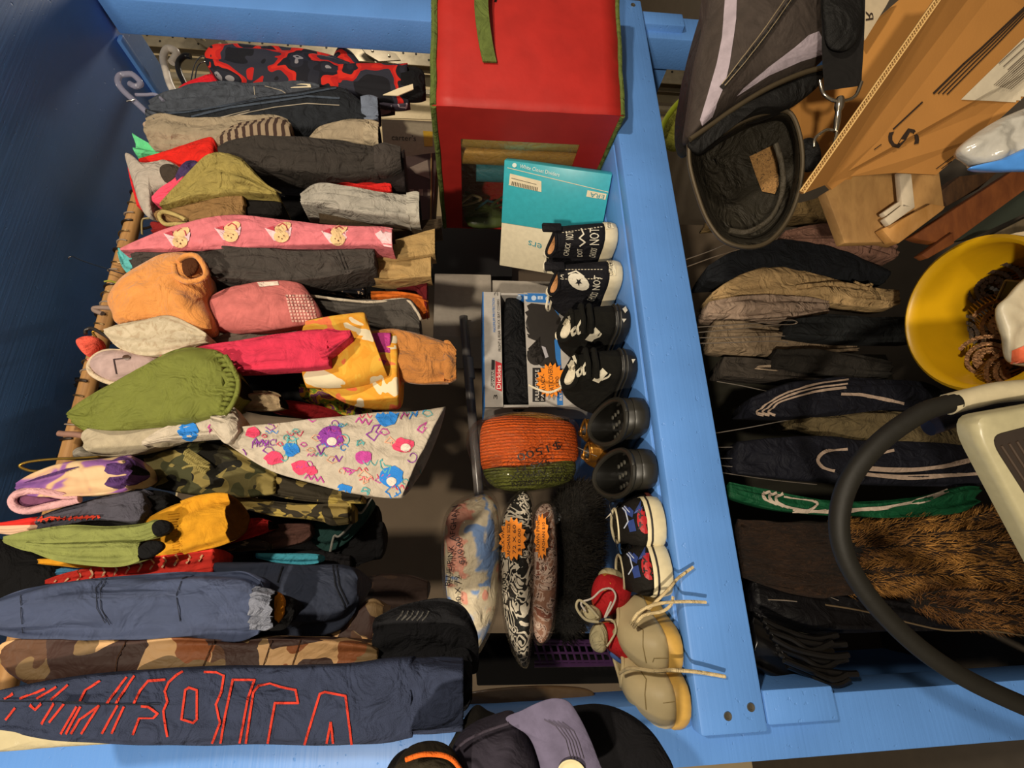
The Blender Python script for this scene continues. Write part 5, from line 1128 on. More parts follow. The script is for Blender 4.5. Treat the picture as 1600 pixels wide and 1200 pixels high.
# tan shoes
TN = plain('CBB88C', .5, 0, .35, .15, 30); TS = plain('C59C4C', .5)
for X, Y, rot, lab, k_ in ((-.152, .865, PI*.80, 'plain tan lace up shoe with loose laces, beside the red booties', 0), (-.228, .862, PI*.82, 'plain tan lace up shoe at the post end of the shelf', 1)):
    L_, W_ = .152, .088
    hx, hy = X+math.sin(rot)*L_*.5, Y+.062-math.cos(rot)*L_*.5
    t = shoe('lace_up_shoe', lab, hx, hy, rot, L_, W_, .026, .085, .075, .092, .29, .22, .29, (TN, TS), toe=.5, group=PG, lining=plain('8A7648', .6), rim=(.0035, TN), laces=2 if k_ == 0 else 1, lace_mat=cloth('C9B588'))
    bpy.context.view_layer.update(); up = kids(t, 'upper')
    s = Stamp(up, .0012)
    if k_ == 0: s.line([(990, 975), (1005, 985), (1005, 1010), (1010, 1035)], 1.4); s.line([(1048, 1028), (1022, 1028), (1020, 1034)], 1.2)
    else: s.line([(1002, 1050), (1010, 1062), (1008, 1085), (1010, 1108)], 1.6); s.line([(1060, 1095), (1036, 1098)], 1.2)
    s.done('seam', plain('8E7A4C', .6), t)
    LM = cloth('CDB78A')
    def wl(pts, r): 
        mb = MB(); mb.tube(spline(pts, 40), r, 8); mb.build('lace', LM, t)
    if k_ == 0:
        wl([PY(x, y, d_) for x, y, d_ in ((985, 975, .85), (1000, 955, .83), (1030, 943, .825), (1070, 940, .83), (1103, 941, .835))], .0026)
        wl([PY(x, y, d_) for x, y, d_ in ((990, 980, .86), (1005, 962, .83), (1035, 955, .83), (1048, 945, .83), (1052, 932, .83))], .0026)
        wl([PY(x, y, d_) for x, y, d_ in ((1000, 965, .85), (1020, 945, .83), (1045, 920, .825), (1060, 903, .835), (1083, 886, .84))], .0026)
    else:
        wl([PY(x, y, d_) for x, y, d_ in ((968, 1052, .88), (985, 1044, .85), (1020, 1048, .83), (1050, 1047, .828), (1090, 1050, .832), (1133, 1057, .838))], .0028)
# ================================================================= clothes hanging under the shelf
LG = 'clothes under the shelf'
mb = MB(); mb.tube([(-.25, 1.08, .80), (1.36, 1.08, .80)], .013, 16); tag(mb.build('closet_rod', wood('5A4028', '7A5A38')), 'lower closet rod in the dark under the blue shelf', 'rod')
G('trousers', 'dusty pink corduroy trousers with stitched seams under the bag pocket', 'trousers', cloth('8A6656', 1, .6), [(1225, 362, 378), (1270, 352, 384), (1320, 352, 394), (1360, 362, 404), (1399, 386, 404)], .95, .08, group=LG, m=26)
o = [q for q in COL.objects if q.get('label', '').startswith('dusty pink corduroy')][0]
s = Stamp(o); s.line([(1240, 372), (1300, 372), (1350, 385), (1390, 398)], 1.3); s.curve([(1330, 356), (1338, 372), (1332, 384)], 1.6); s.line([(1365, 372), (1358, 395)], 1.6); s.done('seam', cloth('4E362C'), o)
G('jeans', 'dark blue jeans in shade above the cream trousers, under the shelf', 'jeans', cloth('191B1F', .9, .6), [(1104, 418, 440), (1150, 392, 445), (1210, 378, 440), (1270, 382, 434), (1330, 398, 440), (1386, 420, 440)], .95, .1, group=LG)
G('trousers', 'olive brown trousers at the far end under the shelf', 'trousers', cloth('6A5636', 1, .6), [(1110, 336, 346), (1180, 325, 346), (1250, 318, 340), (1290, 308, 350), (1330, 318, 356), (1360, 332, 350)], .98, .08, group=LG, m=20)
t = T('trousers', 'cream khaki trousers with a drawcord, lightest under the shelf', 'trousers', 1260, 455, .93, LG)
CK = cloth('B29468', .95, .7)
o = G('leg', None, None, CK, [(1112, 458, 470), (1160, 428, 478), (1220, 418, 474), (1280, 430, 466), (1330, 444, 462), (1360, 448, 462)], .945, .09, t, fold=.008)
G('leg', None, None, CK, [(1240, 448, 470), (1290, 444, 474), (1340, 450, 480), (1380, 455, 484), (1401, 458, 478)], .93, .07, t, open1=True, m=26)
ptube('drawcord', [PY(x, y, .915) for x, y in ((1335, 440), (1350, 446), (1362, 444), (1358, 455), (1368, 465), (1360, 478))], .003, CK, t)
G('trousers', 'pale beige crumpled trousers next below the cream khaki pair', 'trousers', cloth('9A8472', .95, .8), [(1104, 475, 496), (1150, 466, 502), (1210, 464, 502), (1260, 470, 496), (1292, 474, 490)], .93, .08, group=LG, fold=.01, open1=True)
G('leggings', 'black leggings with rounded fold sticking out over the yellow bucket', 'trousers', cloth('1B1D1E', .8, .5), [(1230, 500, 525), (1280, 496, 532), (1340, 497, 535), (1400, 495, 536), (1428, 497, 535), (1440, 508, 525)], .90, .08, group=LG)
G('trousers', 'grey beige crumpled trousers above the white tagged pair', 'trousers', cloth('7E6C56', .95, .8), [(1112, 506, 548), (1170, 508, 556), (1240, 520, 556), (1300, 530, 552), (1340, 534, 548)], .94, .09, group=LG, fold=.01)
t = T('trousers', 'dark grey trousers with a blank white tag at the waist', 'trousers', 1200, 580, .93, LG)
o = G('leg', None, None, cloth('3A342E', .95, .6), [(1128, 560, 590), (1170, 562, 594), (1220, 568, 596), (1280, 578, 600), (1300, 584, 596)], .94, .08, t)
s = Stamp(o, .002); s.poly([(1178, 576), (1184, 571), (1215, 570), (1222, 575), (1214, 579)]); s.done('tag', plain('A8937C', .6), t, 'blank white tag')
G('trousers', 'charcoal trousers hanging in front of the white pail', 'trousers', cloth('25221E', .95, .5), [(1210, 545, 575), (1280, 548, 585), (1350, 560, 592), (1390, 568, 590)], .92, .08, group=LG)
ND = cloth('0E0F18', .7, .4); STP = cloth('9A8676', .8, .2)
t = T('track_trousers', 'navy track trousers with three looped pale stripes, above the olive cargo pair', 'trousers', 1280, 620, .90, LG)
o = G('leg', None, None, ND, [(1175, 620, 650), (1230, 600, 655), (1300, 592, 650), (1380, 592, 640), (1440, 596, 640), (1468, 608, 630)], .91, .1, t)
s = Stamp(o, .002)
for k in range(3):
    dy = k*6; s.curve([(1325-k*2, 594+dy), (1270, 602+dy*.9), (1220, 618+dy*.8), (1190+dy*1.3, 637+dy*.2), (1182+dy*1.5, 645), (1192+dy*1.5, 648)], 2.6)
s.curve([(1315, 616), (1350, 618), (1410, 630)], 5); s.done('stripe', STP, t, 'pale side stripe')
t = T('cargo_trousers', 'olive brown cargo trousers behind the black foam handle', 'trousers', 1420, 690, .93, LG)
o = G('leg', None, None, cloth('564A32', .95, .6), [(1240, 640, 668), (1320, 640, 690), (1400, 645, 706), (1470, 648, 710), (1520, 650, 706), (1530, 660, 695)], .93, .1, t)
s = Stamp(o); s.line([(1465, 648), (1476, 664), (1486, 678)], 3); s.line([(1452, 650), (1462, 668), (1470, 680)], 2); s.done('seam', cloth('1E1810'), t)
t = T('track_trousers', 'black track trousers with two long pale stripes, just above the green pair', 'trousers', 1400, 730, .91, LG)
o = G('leg', None, None, ND, [(1150, 690, 740), (1250, 684, 752), (1350, 690, 758), (1450, 690, 760), (1540, 700, 758), (1580, 712, 750)], .92, .1, t)
s = Stamp(o, .002); s.curve([(1322, 702), (1290, 706), (1277, 718), (1285, 730), (1302, 736)], 5); s.curve([(1340, 730), (1400, 734), (1460, 730), (1520, 718)], 6.5); s.curve([(1330, 739), (1400, 746), (1470, 744), (1560, 738)], 6); s.curve([(1360, 712), (1395, 704)], 4); s.done('stripe', STP, t, 'pale side stripe')
t = T('track_trousers', 'green track trousers with white stripes, above the brown fur coat', 'trousers', 1330, 785, .90, LG)
o = G('leg', None, None, cloth('0A4428', .6, .4), [(1140, 752, 775), (1200, 765, 795), (1270, 780, 804), (1350, 784, 808), (1440, 775, 806), (1500, 760, 800), (1525, 760, 790)], .91, .08, t)
s = Stamp(o, .002)
for k in range(3): s.curve([(1202+k*10, 768+k*2), (1192+k*10, 772+k*3), (1196+k*10, 780+k*3), (1212+k*10, 788+k*2)], 4)
s.curve([(1225, 777), (1275, 785), (1262, 796), (1225, 790)], 3); s.curve([(1240, 797), (1300, 799), (1370, 794), (1440, 782), (1490, 764)], 6); s.done('stripe', cloth('B0A090', .8, .2), t, 'white side stripe')
# fur coat
FUR = fur('0C0704', '3E2612', 150, .75, (1.2, 1.2, .35))
t = T('fur_coat', 'brown fur coat hanging under the shelf near the post', 'coat', 1450, 860, .93, LG)
G('body', None, None, FUR, [(1150, 812, 900), (1250, 815, 930), (1350, 815, 925), (1450, 808, 922), (1550, 800, 930), (1700, 790, 950)], .93, .13, t, fold=.014, ff=1.6, m=60, n=40)
G('sleeve', None, None, fur('0E0805', '3A2412', 150, .75, (1.2, 1.2, .35)), [(1440, 925, 950), (1500, 918, 972), (1600, 925, 985), (1720, 940, 1000)], .91, .1, t, fold=.012, ff=1.6)
fo = [c for c in t.children]
fur_blades('fur_tips', fo[0], t, fur('4A2C14', 'D09448', 40, .5, (1, 1, 1)), 9000, .010, .022, .0006, 5, .8, zone=lambda p: p.z < .62)  # gold highlights put into the hair colour, only below the shelf's shadow
fur_blades('fur_tips', fo[1], t, fur('4A2C14', 'A8743A', 40, .5, (1, 1, 1)), 3500, .010, .022, .0006, 6, .8, zone=lambda p: p.z < .60)
SAT = cloth('0D0C0E', .45, .3)
t = T('satin_coat', 'black satin lined coat with curved shiny edge below the fur coat', 'coat', 1350, 980, .93, LG)
G('body', None, None, SAT, [(1175, 900, 960), (1240, 910, 985), (1320, 925, 992), (1420, 940, 985), (1520, 958, 985), (1650, 965, 992)], .95, .08, t)
ptube('piping', [PY(x, y, .90) for x, y in ((1290, 945), (1350, 955), (1428, 975), (1480, 985), (1540, 985), (1620, 996))], .0016, plain('6A5A44', .3, .4), t)
t = T('leather_jacket', 'black leather fringed jacket in the corner by the post stub', 'jacket', 1260, 1030, .93, LG)
LEA = plain('0C0B0B', .28, 0, .6)
G('body', None, None, LEA, [(1170, 960, 1040), (1220, 985, 1060), (1270, 1000, 1050), (1300, 1005, 1040)], .95, .08, t)
for k in range(9):
    x0, y0 = 1190+k*5, 968+k*9; q_ = 14*math.sin(k*2.3); o = ptube('fringe', [PY(x, y, .905-.004*(k % 4)) for x, y in ((x0, y0), (x0+35, y0+16+q_*.3), (x0+80+q_, y0+30), (x0+118-k*2+q_, y0+24+q_*.5))], .0055, LEA, t, m=16, n=8)
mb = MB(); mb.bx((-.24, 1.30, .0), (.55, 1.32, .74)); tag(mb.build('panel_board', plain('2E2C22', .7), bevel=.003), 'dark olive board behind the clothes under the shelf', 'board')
# wire hangers in the shade
def wire(lab, pts, Y=.955, r=.0011, mat=None):
    tag(ptube('hanger', [PY(x, y, Y) for x, y in pts], r, mat or plain('B9AFA4', .25, .8), m=24, n=6), lab, 'hanger', 'wire hangers under the shelf')
for lab, pts in (('wire hanger loop of the pale beige trousers', [(1075, 512), (1140, 508), (1205, 503), (1236, 500), (1246, 504), (1236, 507), (1205, 508), (1140, 515), (1085, 520)]),
                 ('wire hanger straight along the grey beige trousers', [(1080, 528), (1150, 527), (1226, 525)]),
                 ('wire hanger lower edge of the grey beige trousers', [(1083, 537), (1150, 535), (1205, 533), (1231, 535)]),
                 ('wire hanger slanting above the navy striped track trousers', [(1120, 596), (1160, 603), (1210, 614)]),
                 ('wire hanger rising over the olive cargo trousers', [(1110, 678), (1170, 668), (1262, 650)]),
                 ('wire hanger bearing a white clip over the black track trousers', [(1115, 699), (1190, 698), (1296, 696)]),
                 ('wire hanger just below the white clip', [(1118, 716), (1200, 717), (1292, 722)]),
                 ('wire hanger third below the white clip, slanting down', [(1122, 727), (1180, 733), (1242, 742)]),
                 ('wire hanger fourth below the white clip, nearest the green track trousers', [(1125, 738), (1200, 749), (1276, 757)]),
                 ('pair edge wire hanger at the top of the black satin coat', [(1160, 870), (1230, 892), (1300, 920)]),
                 ('lower wire hanger at the black satin coat', [(1160, 875), (1230, 905), (1310, 938)]),
                 ('short wire hanger over the leather jacket', [(1200, 937), (1225, 938), (1245, 940)]),
                 ('wire hanger under the bag pocket, upper of two', [(1070, 406), (1110, 392), (1142, 378)]),
                 ('wire hanger under the bag pocket, lower of two', [(1070, 418), (1120, 400), (1160, 388)])):
    wire(lab, pts, .935 if 'pair' in lab or 'track' in lab or 'clip' in lab or 'cargo' in lab or 'satin' in lab else .88)
mb = MB(); mb.prism([PY(x, y, .925) for x, y in ((1228, 699), (1230, 691), (1262, 692), (1262, 700))], (0, .004, 0)); tag(mb.build('size_clip', plain('B0A498', .5), smooth=False), 'white plastic clip on a wire hanger over the black track trousers', 'clip')
# ================================================================= beyond the frame: steel rails and wall
GAL = plain('A69C86', .38, .55, .5, .15, 25, .15); GAD = plain('6E6656', .4, .6, .5, .1, 25)
RY = 1.95
def band(mb, xa, ya0, ya1, xb, yb0, yb1, Y, th):
    mb.prism([PY(xa, ya0, Y), PY(xb, yb0, Y), PY(xb, yb1, Y), PY(xa, ya1, Y)], (0, th, 0))
rl = thing('steel_rail', 'perforated galvanised steel upright behind the far post', 'steel rail', PY(400, 60, RY))
mb = MB(); band(mb, 160, 34, 66, 1100, 100, 134, RY, .004); band(mb, 160, 32, 36, 1100, 98, 102, RY-.03, .03); o = mb.build('flange', GAL, rl, smooth=False)
s = Stamp(o, .001)
for k in range(46):
    x = 190+k*20; s.blob((x, 44+(x-160)*.0702+ (6 if k % 3 else 14)), 1.8, 1.8, 8, 1)
s.done('hole', plain('1A1814', .8), rl)
mb = MB(); band(mb, 160, 66, 76, 1100, 134, 146, RY+.05, .004); mb.build('web', GAD, rl, smooth=False)
rl = thing('steel_rail', 'second bright galvanised steel upright nearer the clothes', 'steel rail', PY(400, 100, RY))
mb = MB(); band(mb, 160, 80, 100, 1100, 148, 164, RY+.1, .004); mb.build('flange', plain('8A8068', .5, .4), rl, smooth=False)
mb = MB(); mb.tube([PY(160, 112, RY+.06), PY(1100, 176, RY+.06)], .02, 12); mb.build('bead', GAL, rl)
mb = MB(); band(mb, 160, 122, 170, 1100, 186, 200, RY+.12, .004); mb.build('web', plain('BBAA86', .6, .1), rl, smooth=False)
for x, lab in ((318, 'steel hinge bracket with a strut on the perforated upright, left one'), (582, 'steel hinge bracket with a strut on the perforated upright, next to the red bag')):
    y = 55+(x-318)*.07; h_ = thing('hinge_bracket', lab, 'hinge', PY(x, y, RY))
    mb = MB(); mb.prism([PY(a, b, RY-.035) for a, b in ((x-10, y-38), (x-2, y-38), (x+14, y+24), (x+4, y+24))], (0, .02, 0)); mb.build('strut', GAD, h_, smooth=False)
    mb = MB(); mb.prism([PY(a, b, RY-.045) for a, b in ((x-22, y-4), (x-6, y-16), (x+10, y-8), (x+18, y+4), (x+36, y+10), (x+44, y+20), (x+10, y+22), (x-10, y+10))], (0, .006, 0)); o = mb.build('plate', GAD, h_, smooth=False)
    for dx, dy in ((-12, -4), (2, -8), (0, 6), (26, 14)):
        mb = MB(); p = PY(x+dx, y+dy, RY-.046); mb.lathe(p, (0, -1, 0), [(.008, 0), (.008, .005), (.004, .007)], 8, False, True); mb.build('bolt', GAL, h_)
tag(ptube('hose', [PY(x, y, 1.5) for x, y in ((1030, 220), (1036, 196), (1050, 172), (1070, 152), (1085, 146), (1150, 150), (1220, 165), (1296, 190))], .012, plain('8E9A22', .4, 0, .5)), 'lime green hose loop beside the lower end of the far post', 'hose')
puff('bag', 'yellow green cloth bag behind the lime green hose', 'bag', cloth('8A8A34', .6, .6), [(1028, 215), (1040, 185), (1065, 160), (1085, 158), (1180, 160), (1290, 170), (1290, 215), (1180, 220), (1085, 215), (1050, 235)], Y=1.56, tf=.01, tb=.05)
# ================================================================= near right: open grey bag
BGD = cloth('3A322D', .8, .25, 1500, .2); BGL = cloth('9A8E96', .8, .2, 1500); BKC = cloth('0F0E0D', .7, .4)
bg = thing('gear_bag', 'black and grey sports bag with its end pocket unzipped', 'bag', P(1180, 150, .70))
o = puff('body', None, None, BGD, [(1112, -40), (1106, 20), (1090, 90), (1080, 160), (1074, 215), (1100, 200), (1150, 165), (1210, 135), (1262, 110), (1288, 90), (1288, 60), (1284, 20), (1290, -40), (1200, -60)], d=.66, parent=bg, tf=.04, tb=.10, m=12, fold=.003)
s = Stamp(o, .0015); s.poly([(1134, -10), (1152, -10), (1150, 30), (1146, 60), (1140, 100), (1132, 135), (1120, 160), (1112, 182), (1096, 196), (1094, 188), (1106, 150), (1120, 100), (1128, 60)])
s.poly([(1278, 50), (1284, 62), (1288, 84), (1250, 96), (1200, 118), (1150, 150), (1160, 138), (1200, 105), (1240, 75), (1262, 56)]); s.done('stripe_panel', BGL, bg, 'light grey panel')
s = Stamp(o, .003); s.line([(1240, -5), (1200, 50), (1160, 100), (1128, 138)], 7); s.done('zipper', cloth('1E1A17', .6), bg, 'slanting zipper')
s = Stamp(o, .004); s.line([(1226, 0), (1190, 52), (1154, 100), (1128, 134)], 1.2); s.line([(1236, 0), (1199, 53), (1162, 101), (1132, 136)], 1.0); s.done('zipper_teeth', plain('8A7A60', .4, .3), bg)
puff('side_wall', 'black side', None, BKC, [(1112, -20), (1100, 20), (1085, 90), (1074, 150), (1068, 222), (1076, 240), (1082, 200), (1092, 130), (1108, 60), (1114, 0)], d=.70, parent=bg, tf=.01, tb=.08)
puff('lid', 'black turned back pocket lid', None, BKC, [(1074, 226), (1090, 205), (1130, 178), (1190, 148), (1250, 122), (1286, 106), (1282, 130), (1255, 155), (1225, 172), (1180, 180), (1140, 200), (1110, 225), (1092, 240)], d=.655, parent=bg, tf=.012, tb=.03)
# zipper edge of the lid and of the pocket mouth
zp = plain('4A4030', .4, .4)
ptube('zipper', [P(x, y, .645) for x, y in ((1078, 218), (1110, 196), (1150, 168), (1200, 138), (1250, 116), (1284, 106))], .0035, zp, bg, m=40)
MOUTH = [(1076, 226), (1078, 260), (1090, 305), (1106, 345), (1130, 375), (1165, 386), (1200, 378), (1230, 345), (1248, 300), (1254, 250), (1248, 205), (1232, 175), (1200, 176), (1160, 190), (1120, 212)]
mb = MB(); mb.tube(spline([P(x, y, .66) for x, y in MOUTH+MOUTH[:1]], 90), .003, 8, False); mb.build('zipper_rim', zp, bg)
cxm = sum(p[0] for p in MOUTH)/len(MOUTH); cym = sum(p[1] for p in MOUTH)/len(MOUTH); R_ = []
MO = [(q.x, q.y) for q in spline([(x, y, 0) for x, y in MOUTH+MOUTH[:1]], 73)][:-1]
for r_, d_ in ((1.04, .675), (1.0, .66), (.94, .668), (.9, .70), (.84, .74), (.6, .755), (.25, .76)):
    R_.append([P(cxm+(x-cxm)*r_, cym+(y-cym)*r_, d_) for x, y in MO])
mb = MB(); mb.rings(R_, True, False, True); o = mb.build('pocket', cloth('28241C', .6, .8), bg)
s = Stamp(o, .002); s.poly([(1170, 245), (1206, 228), (1214, 250), (1216, 290), (1210, 304), (1190, 300), (1180, 275)]); s.done('mesh_window', blotch(['7A5A34', '8E6A3E', '5A4228'], 220, [0, .45, .6]), bg, 'brown mesh window')
ptube('piping', [P(x, y, .70) for x, y in ((1212, 225), (1222, 260), (1222, 300), (1205, 340), (1170, 362), (1140, 360))], .004, cloth('3E382E', .6), bg)
puff('loop', 'black web loop', None, BKC, [(1252, 222), (1272, 217), (1282, 240), (1278, 262), (1256, 266)], d=.675, parent=bg, tf=.006, tb=.01)
# strap with snap hook
st = thing('shoulder_strap', 'black web shoulder strap ending in a chrome snap hook', 'strap', P(1310, 80, .60))
mb = MB(); R_ = [[P(x0, y, .60-.004*math.sin(y*.03)), P(x1, y2, .60-.004*math.sin(y*.03)), P(x1, y2, .604-.004*math.sin(y*.03)), P(x0, y, .604-.004*math.sin(y*.03))] for x0, y, x1, y2 in ((1284, -40, 1352, -40), (1282, 0, 1352, 0), (1284, 40, 1351, 40), (1284, 80, 1349, 84), (1286, 115, 1347, 112), (1288, 142, 1346, 134))]
mb.rings(R_, True, True, True); mb.build('webbing', cloth('131110', .85, .3, 2500), st, angle=30)
puff('keeper', None, None, BKC, [(1290, -20), (1340, -20), (1348, 30), (1335, 70), (1310, 80), (1290, 60)], d=.59, parent=st, tf=.008, tb=.01)
CHM = plain('C8BCA8', .15, 1)
ptube('ring', [P(x, y, .60) for x, y in ((1281, 126), (1286, 145), (1298, 155), (1310, 158), (1326, 156), (1338, 148), (1346, 128))], .0022, CHM, st)
mb = MB(); mb.lathe(P(1313, 152, .60), P(1306, 205, .60)-P(1313, 152, .60), [(.004, 0), (.0055, .004), (.0055, .014), (.0035, .018), (.0042, .03), (.003, .044)], 14, True, True); mb.build('swivel', CHM, st)
ptube('hook', [P(x, y, .60) for x, y in ((1308, 196), (1304, 203), (1292, 203), (1280, 210), (1273, 218), (1272, 230))], .002, CHM, st)
ptube('hook', [P(x, y, .60) for x, y in ((1308, 200), (1306, 215), (1300, 232))], .0022, CHM, st)
# cardboard boxes
def cardboard(c='A9763C'):
    m, b, nt = base('cardboard', .8, 0, .2); v = ocoord(nt); cc = lin(c)
    n = ntex(nt, 9, 4, v); n2 = ntex(nt, 300, 2, ocoord(nt, (1, 1, 1)))
    nt.link(ramp(nt, n.outputs[0], [(.3, grey(cc, .9)), (.7, grey(cc, 1.06))]), b.inputs['Base Color']); bump(nt, b, n2.outputs[0], .06, .002); return m
CB = cardboard(); CBE = plain('C9A468', .8); INK = plain('2A1C12', .7)
bx = thing('cardboard_box', 'large open brown cardboard box with black letter S, near the camera', 'box', P(1450, 150, .64))
def plate(name, pts, th, mat, par, **k):
    mb = MB(); A_ = [P(*p) for p in pts]; n_ = (A_[1]-A_[0]).cross(A_[2]-A_[1]).normalized()
    n_ = n_ if n_.dot(FW) > 0 else -n_
    mb.prism(A_, n_*th); return mb.build(name, mat, par, smooth=False, **k)
flap = plate('flap', [(1490, -30, .60), (1256, 302, .60), (1292, 288, .63), (1535, -30, .63)], .004, CB, bx)
side = plate('side', [(1535, -30, .63), (1292, 288, .63), (1300, 296, .635), (1328, 276, .645), (1400, 270, .67), (1463, 273, .69), (1530, 215, .69), (1700, 60, .69), (1700, -60, .69)], .004, CB, bx)
plate('back', [(1490, -30, .78), (1300, 262, .80), (1400, 262, .82), (1560, -30, .80)], .004, cardboard('8E5F2E'), bx)
# corrugated edge
mb = MB(); a, b = P(1490, -30, .598), P(1256, 302, .598); n_ = 150; pts = [[], []]
sd = (P(1495, -27, .598)-P(1490, -30, .598)); sd = Vector((0, 0, 1)).cross(b-a).normalized() if False else (FW*.004)
e2 = (b-a).cross(FW).normalized()*.0028
mb.tube([a+e2*0, b+e2*0], .0009, 4); mb.tube([a-e2*2, b-e2*2], .0009, 4)
mb.tube([a+(b-a)*(i/n_)-e2*(1-.85*(1 if i % 2 else -1)) for i in range(n_+1)], .0007, 4)
mb.build('corrugated_edge', CBE, bx, smooth=False)
mb = MB(); mb.prism([P(x, y, .600) for x, y in ((1490, -30), (1256, 302), (1250, 299), (1483, -34))], FW*.003); mb.build('edge_backing', plain('7A5426', .9), bx, smooth=False)
s = Stamp([flap, side], .001)
s.text('S', [(1386, 208), (1420, 230), (1438, 206), (1404, 184)][0:4] if False else [(1384, 208), (1391, 234), (1438, 226), (1430, 198)])
for k in range(4): s.line([(1458+k*7, 146+k*.5), (1505+k*9, 100-k*2), (1530+k*8, 78-k*2), (1600+k*6, 12-k*2)], 2.1 if k else 3.4)
s.line([(1440, 160), (1395, 202)], 2.5); s.line([(1376, 226), (1365, 234)], 1.4)
for k in range(2): s.line([(1462+k*8, 264), (1530+k*8, 213), (1580+k*8, 172)], 1.3)
s.done('print', INK, bx, 'dark printed lines and letter')
s = Stamp(side, .0012); s.poly([(1500, 156), (1600, 58), (1640, 20), (1640, 170), (1600, 161)]); s.done('shipping_label', plain('C8BCA4', .5), bx, 'white shipping label')
s = Stamp(side, .0026)
for k in range(4): s.line([(1558+k*7, 100+k*5), (1600+k*7, 62+k*5)], 1.6)
for k in range(9): s.line([(1550+k*3.2, 134+k*.8), (1600+k*2.4, 88+k*2)], .9)
s.done('lettering', plain('6A5E50', .7), bx)
ib = thing('carton', 'second brown carton seen behind the strap, with a white panel', 'box', P(1340, 120, .80))
plate('panel', [(1215, 190, .78), (1250, 150, .78), (1340, 60, .79), (1480, -60, .80), (1520, -60, .80), (1330, 280, .79), (1256, 290, .78)], .006, cardboard('B07C3E'), ib)
o = plate('white_panel', [(1345, -20, .765), (1400, -20, .765), (1384, 10, .765), (1352, 62, .765), (1346, 50, .765)], .002, plain('B4A488', .5), ib)
s = Stamp(o, .001); s.text('R', [(1352, 33), (1352, 18), (1364, 16), (1364, 31)]); s.done('lettering', INK, ib)
# clear bag with blue corner
puff('plastic_bag', 'crumpled clear plastic bag with blue corner beside the cardboard box', 'plastic bag', plain('A8A49A', .2, 0, .6, .9, 40), [(1500, 232), (1530, 205), (1575, 180), (1620, 170), (1640, 220), (1600, 262), (1550, 264), (1515, 252)], d=.62, tf=.018, tb=.03, fold=.010, ff=2.6, m=16, dense=10)
puff('blue_wrapper', 'bright blue wrapper edge under the crumpled clear bag', 'wrapper', plain('4A8AD8', .3), [(1515, 262), (1560, 250), (1600, 232), (1640, 215), (1640, 260), (1590, 266), (1550, 266)], d=.605, tf=.006, tb=.02)
# wooden frames and planks leaning under the box
def slab(name, lab, cat, pts, d, th, mat, bev=.002, **k):
    mb = MB(); mb.prism([P(x, y, d+dd) for x, y, dd in [(p+(0,))[:3] for p in pts]], FW*th); return tag(mb.build(name, mat, bevel=bev, angle=30), lab, cat)
WDL = wood('A07848', 'BE935A', 5, (2, 9, 9)); WDR = wood('6A3A1E', '8A5028', 5, (2, 9, 9))
slab('cabinet_door', 'light wood door panel with rounded corner behind the white frame', 'door panel', [(1290, 300), (1330, 275), (1460, 255), (1468, 268), (1476, 325), (1445, 345), (1400, 382), (1380, 378), (1320, 380)], .93, .025, WDL)
slab('wood_block', 'light wood edge strip below the white plastic frame', 'wood', [(1378, 358), (1455, 318), (1478, 322), (1474, 328), (1405, 380), (1395, 378)], .905, .02, wood('B07E40', 'C8965A', 5, (2, 9, 9)))
fr_ = thing('corner_guard', 'white plastic corner frame lying on the light wood panel', 'frame', P(1410, 300, .90))
WP = plain('C4B69E', .4)
for pts in ([(1405, 268), (1424, 268), (1430, 324), (1410, 324)], [(1382, 342), (1412, 318), (1430, 324), (1390, 352)], [(1380, 332), (1406, 314), (1408, 320), (1384, 338)]):
    mb = MB(); mb.prism([P(x, y, .895) for x, y in pts], FW*.012); mb.build('bar', WP, fr_, bevel=.0015, angle=30)
slab('plank', 'red brown wooden plank slanting towards the yellow bucket', 'plank', [(1425, 370), (1590, 262), (1660, 240), (1660, 262), (1600, 298), (1485, 382), (1440, 375)], .90, .02, WDR)
slab('plank', 'shorter red brown wooden plank end nearest the bucket rim', 'plank', [(1440, 398), (1490, 362), (1492, 380), (1450, 404)], .885, .02, WDR)
slab('plank', 'dark green painted plank between the red brown one and the bucket', 'plank', [(1480, 378), (1600, 285), (1660, 250), (1660, 320), (1610, 330), (1520, 372)], .915, .02, plain('2E342C', .35, 0, .5, .2, 20))
slab('plank', 'grey brown weathered plank above the yellow bucket rim', 'plank', [(1525, 382), (1560, 362), (1660, 310), (1660, 380), (1600, 384)], .93, .02, wood('4A4030', '6A5C46', 5, (2, 9, 9)))
slab('block', 'dark brown wood block under the crumpled clear bag', 'wood', [(1468, 300), (1500, 275), (1560, 268), (1530, 295), (1480, 322)], .95, .03, wood('3A281A', '5A3E26'))
# bucket with coil nails
bc = PZ(1523, 492, .42); YEL = plain('D9A810', .4, 0, .5, .05, 20)
bk = thing('bucket', 'yellow plastic bucket holding coil nails', 'bucket', (bc.x, bc.y, 0.03))
mb = MB(); r0 = .136
mb.lathe((bc.x, bc.y, 0), (0, 0, 1), [(.112, .06), (.112, .055), (.118, .05), (r0-.004, .40), (r0+.005, .402), (r0+.006, .418), (r0, .422), (r0-.006, .418), (r0-.008, .40), (.113, .066), (.02, .064)], 56, True, True)
mb.build('shell', YEL, bk, angle=50)
mb = MB(); mb.lathe((bc.x-.003, bc.y+.003, 0), (0, 0, 1), [(.118, .002), (.126, .01), (r0+.014, .33), (r0+.019, .332), (r0+.019, .345), (r0+.011, .345), (r0+.009, .33), (.123, .02)], 48, True)
tag(mb.build('bucket', plain('C4B496', .5), angle=50), 'off white pail the yellow bucket is nested in', 'bucket')
rnd = random.Random(3)
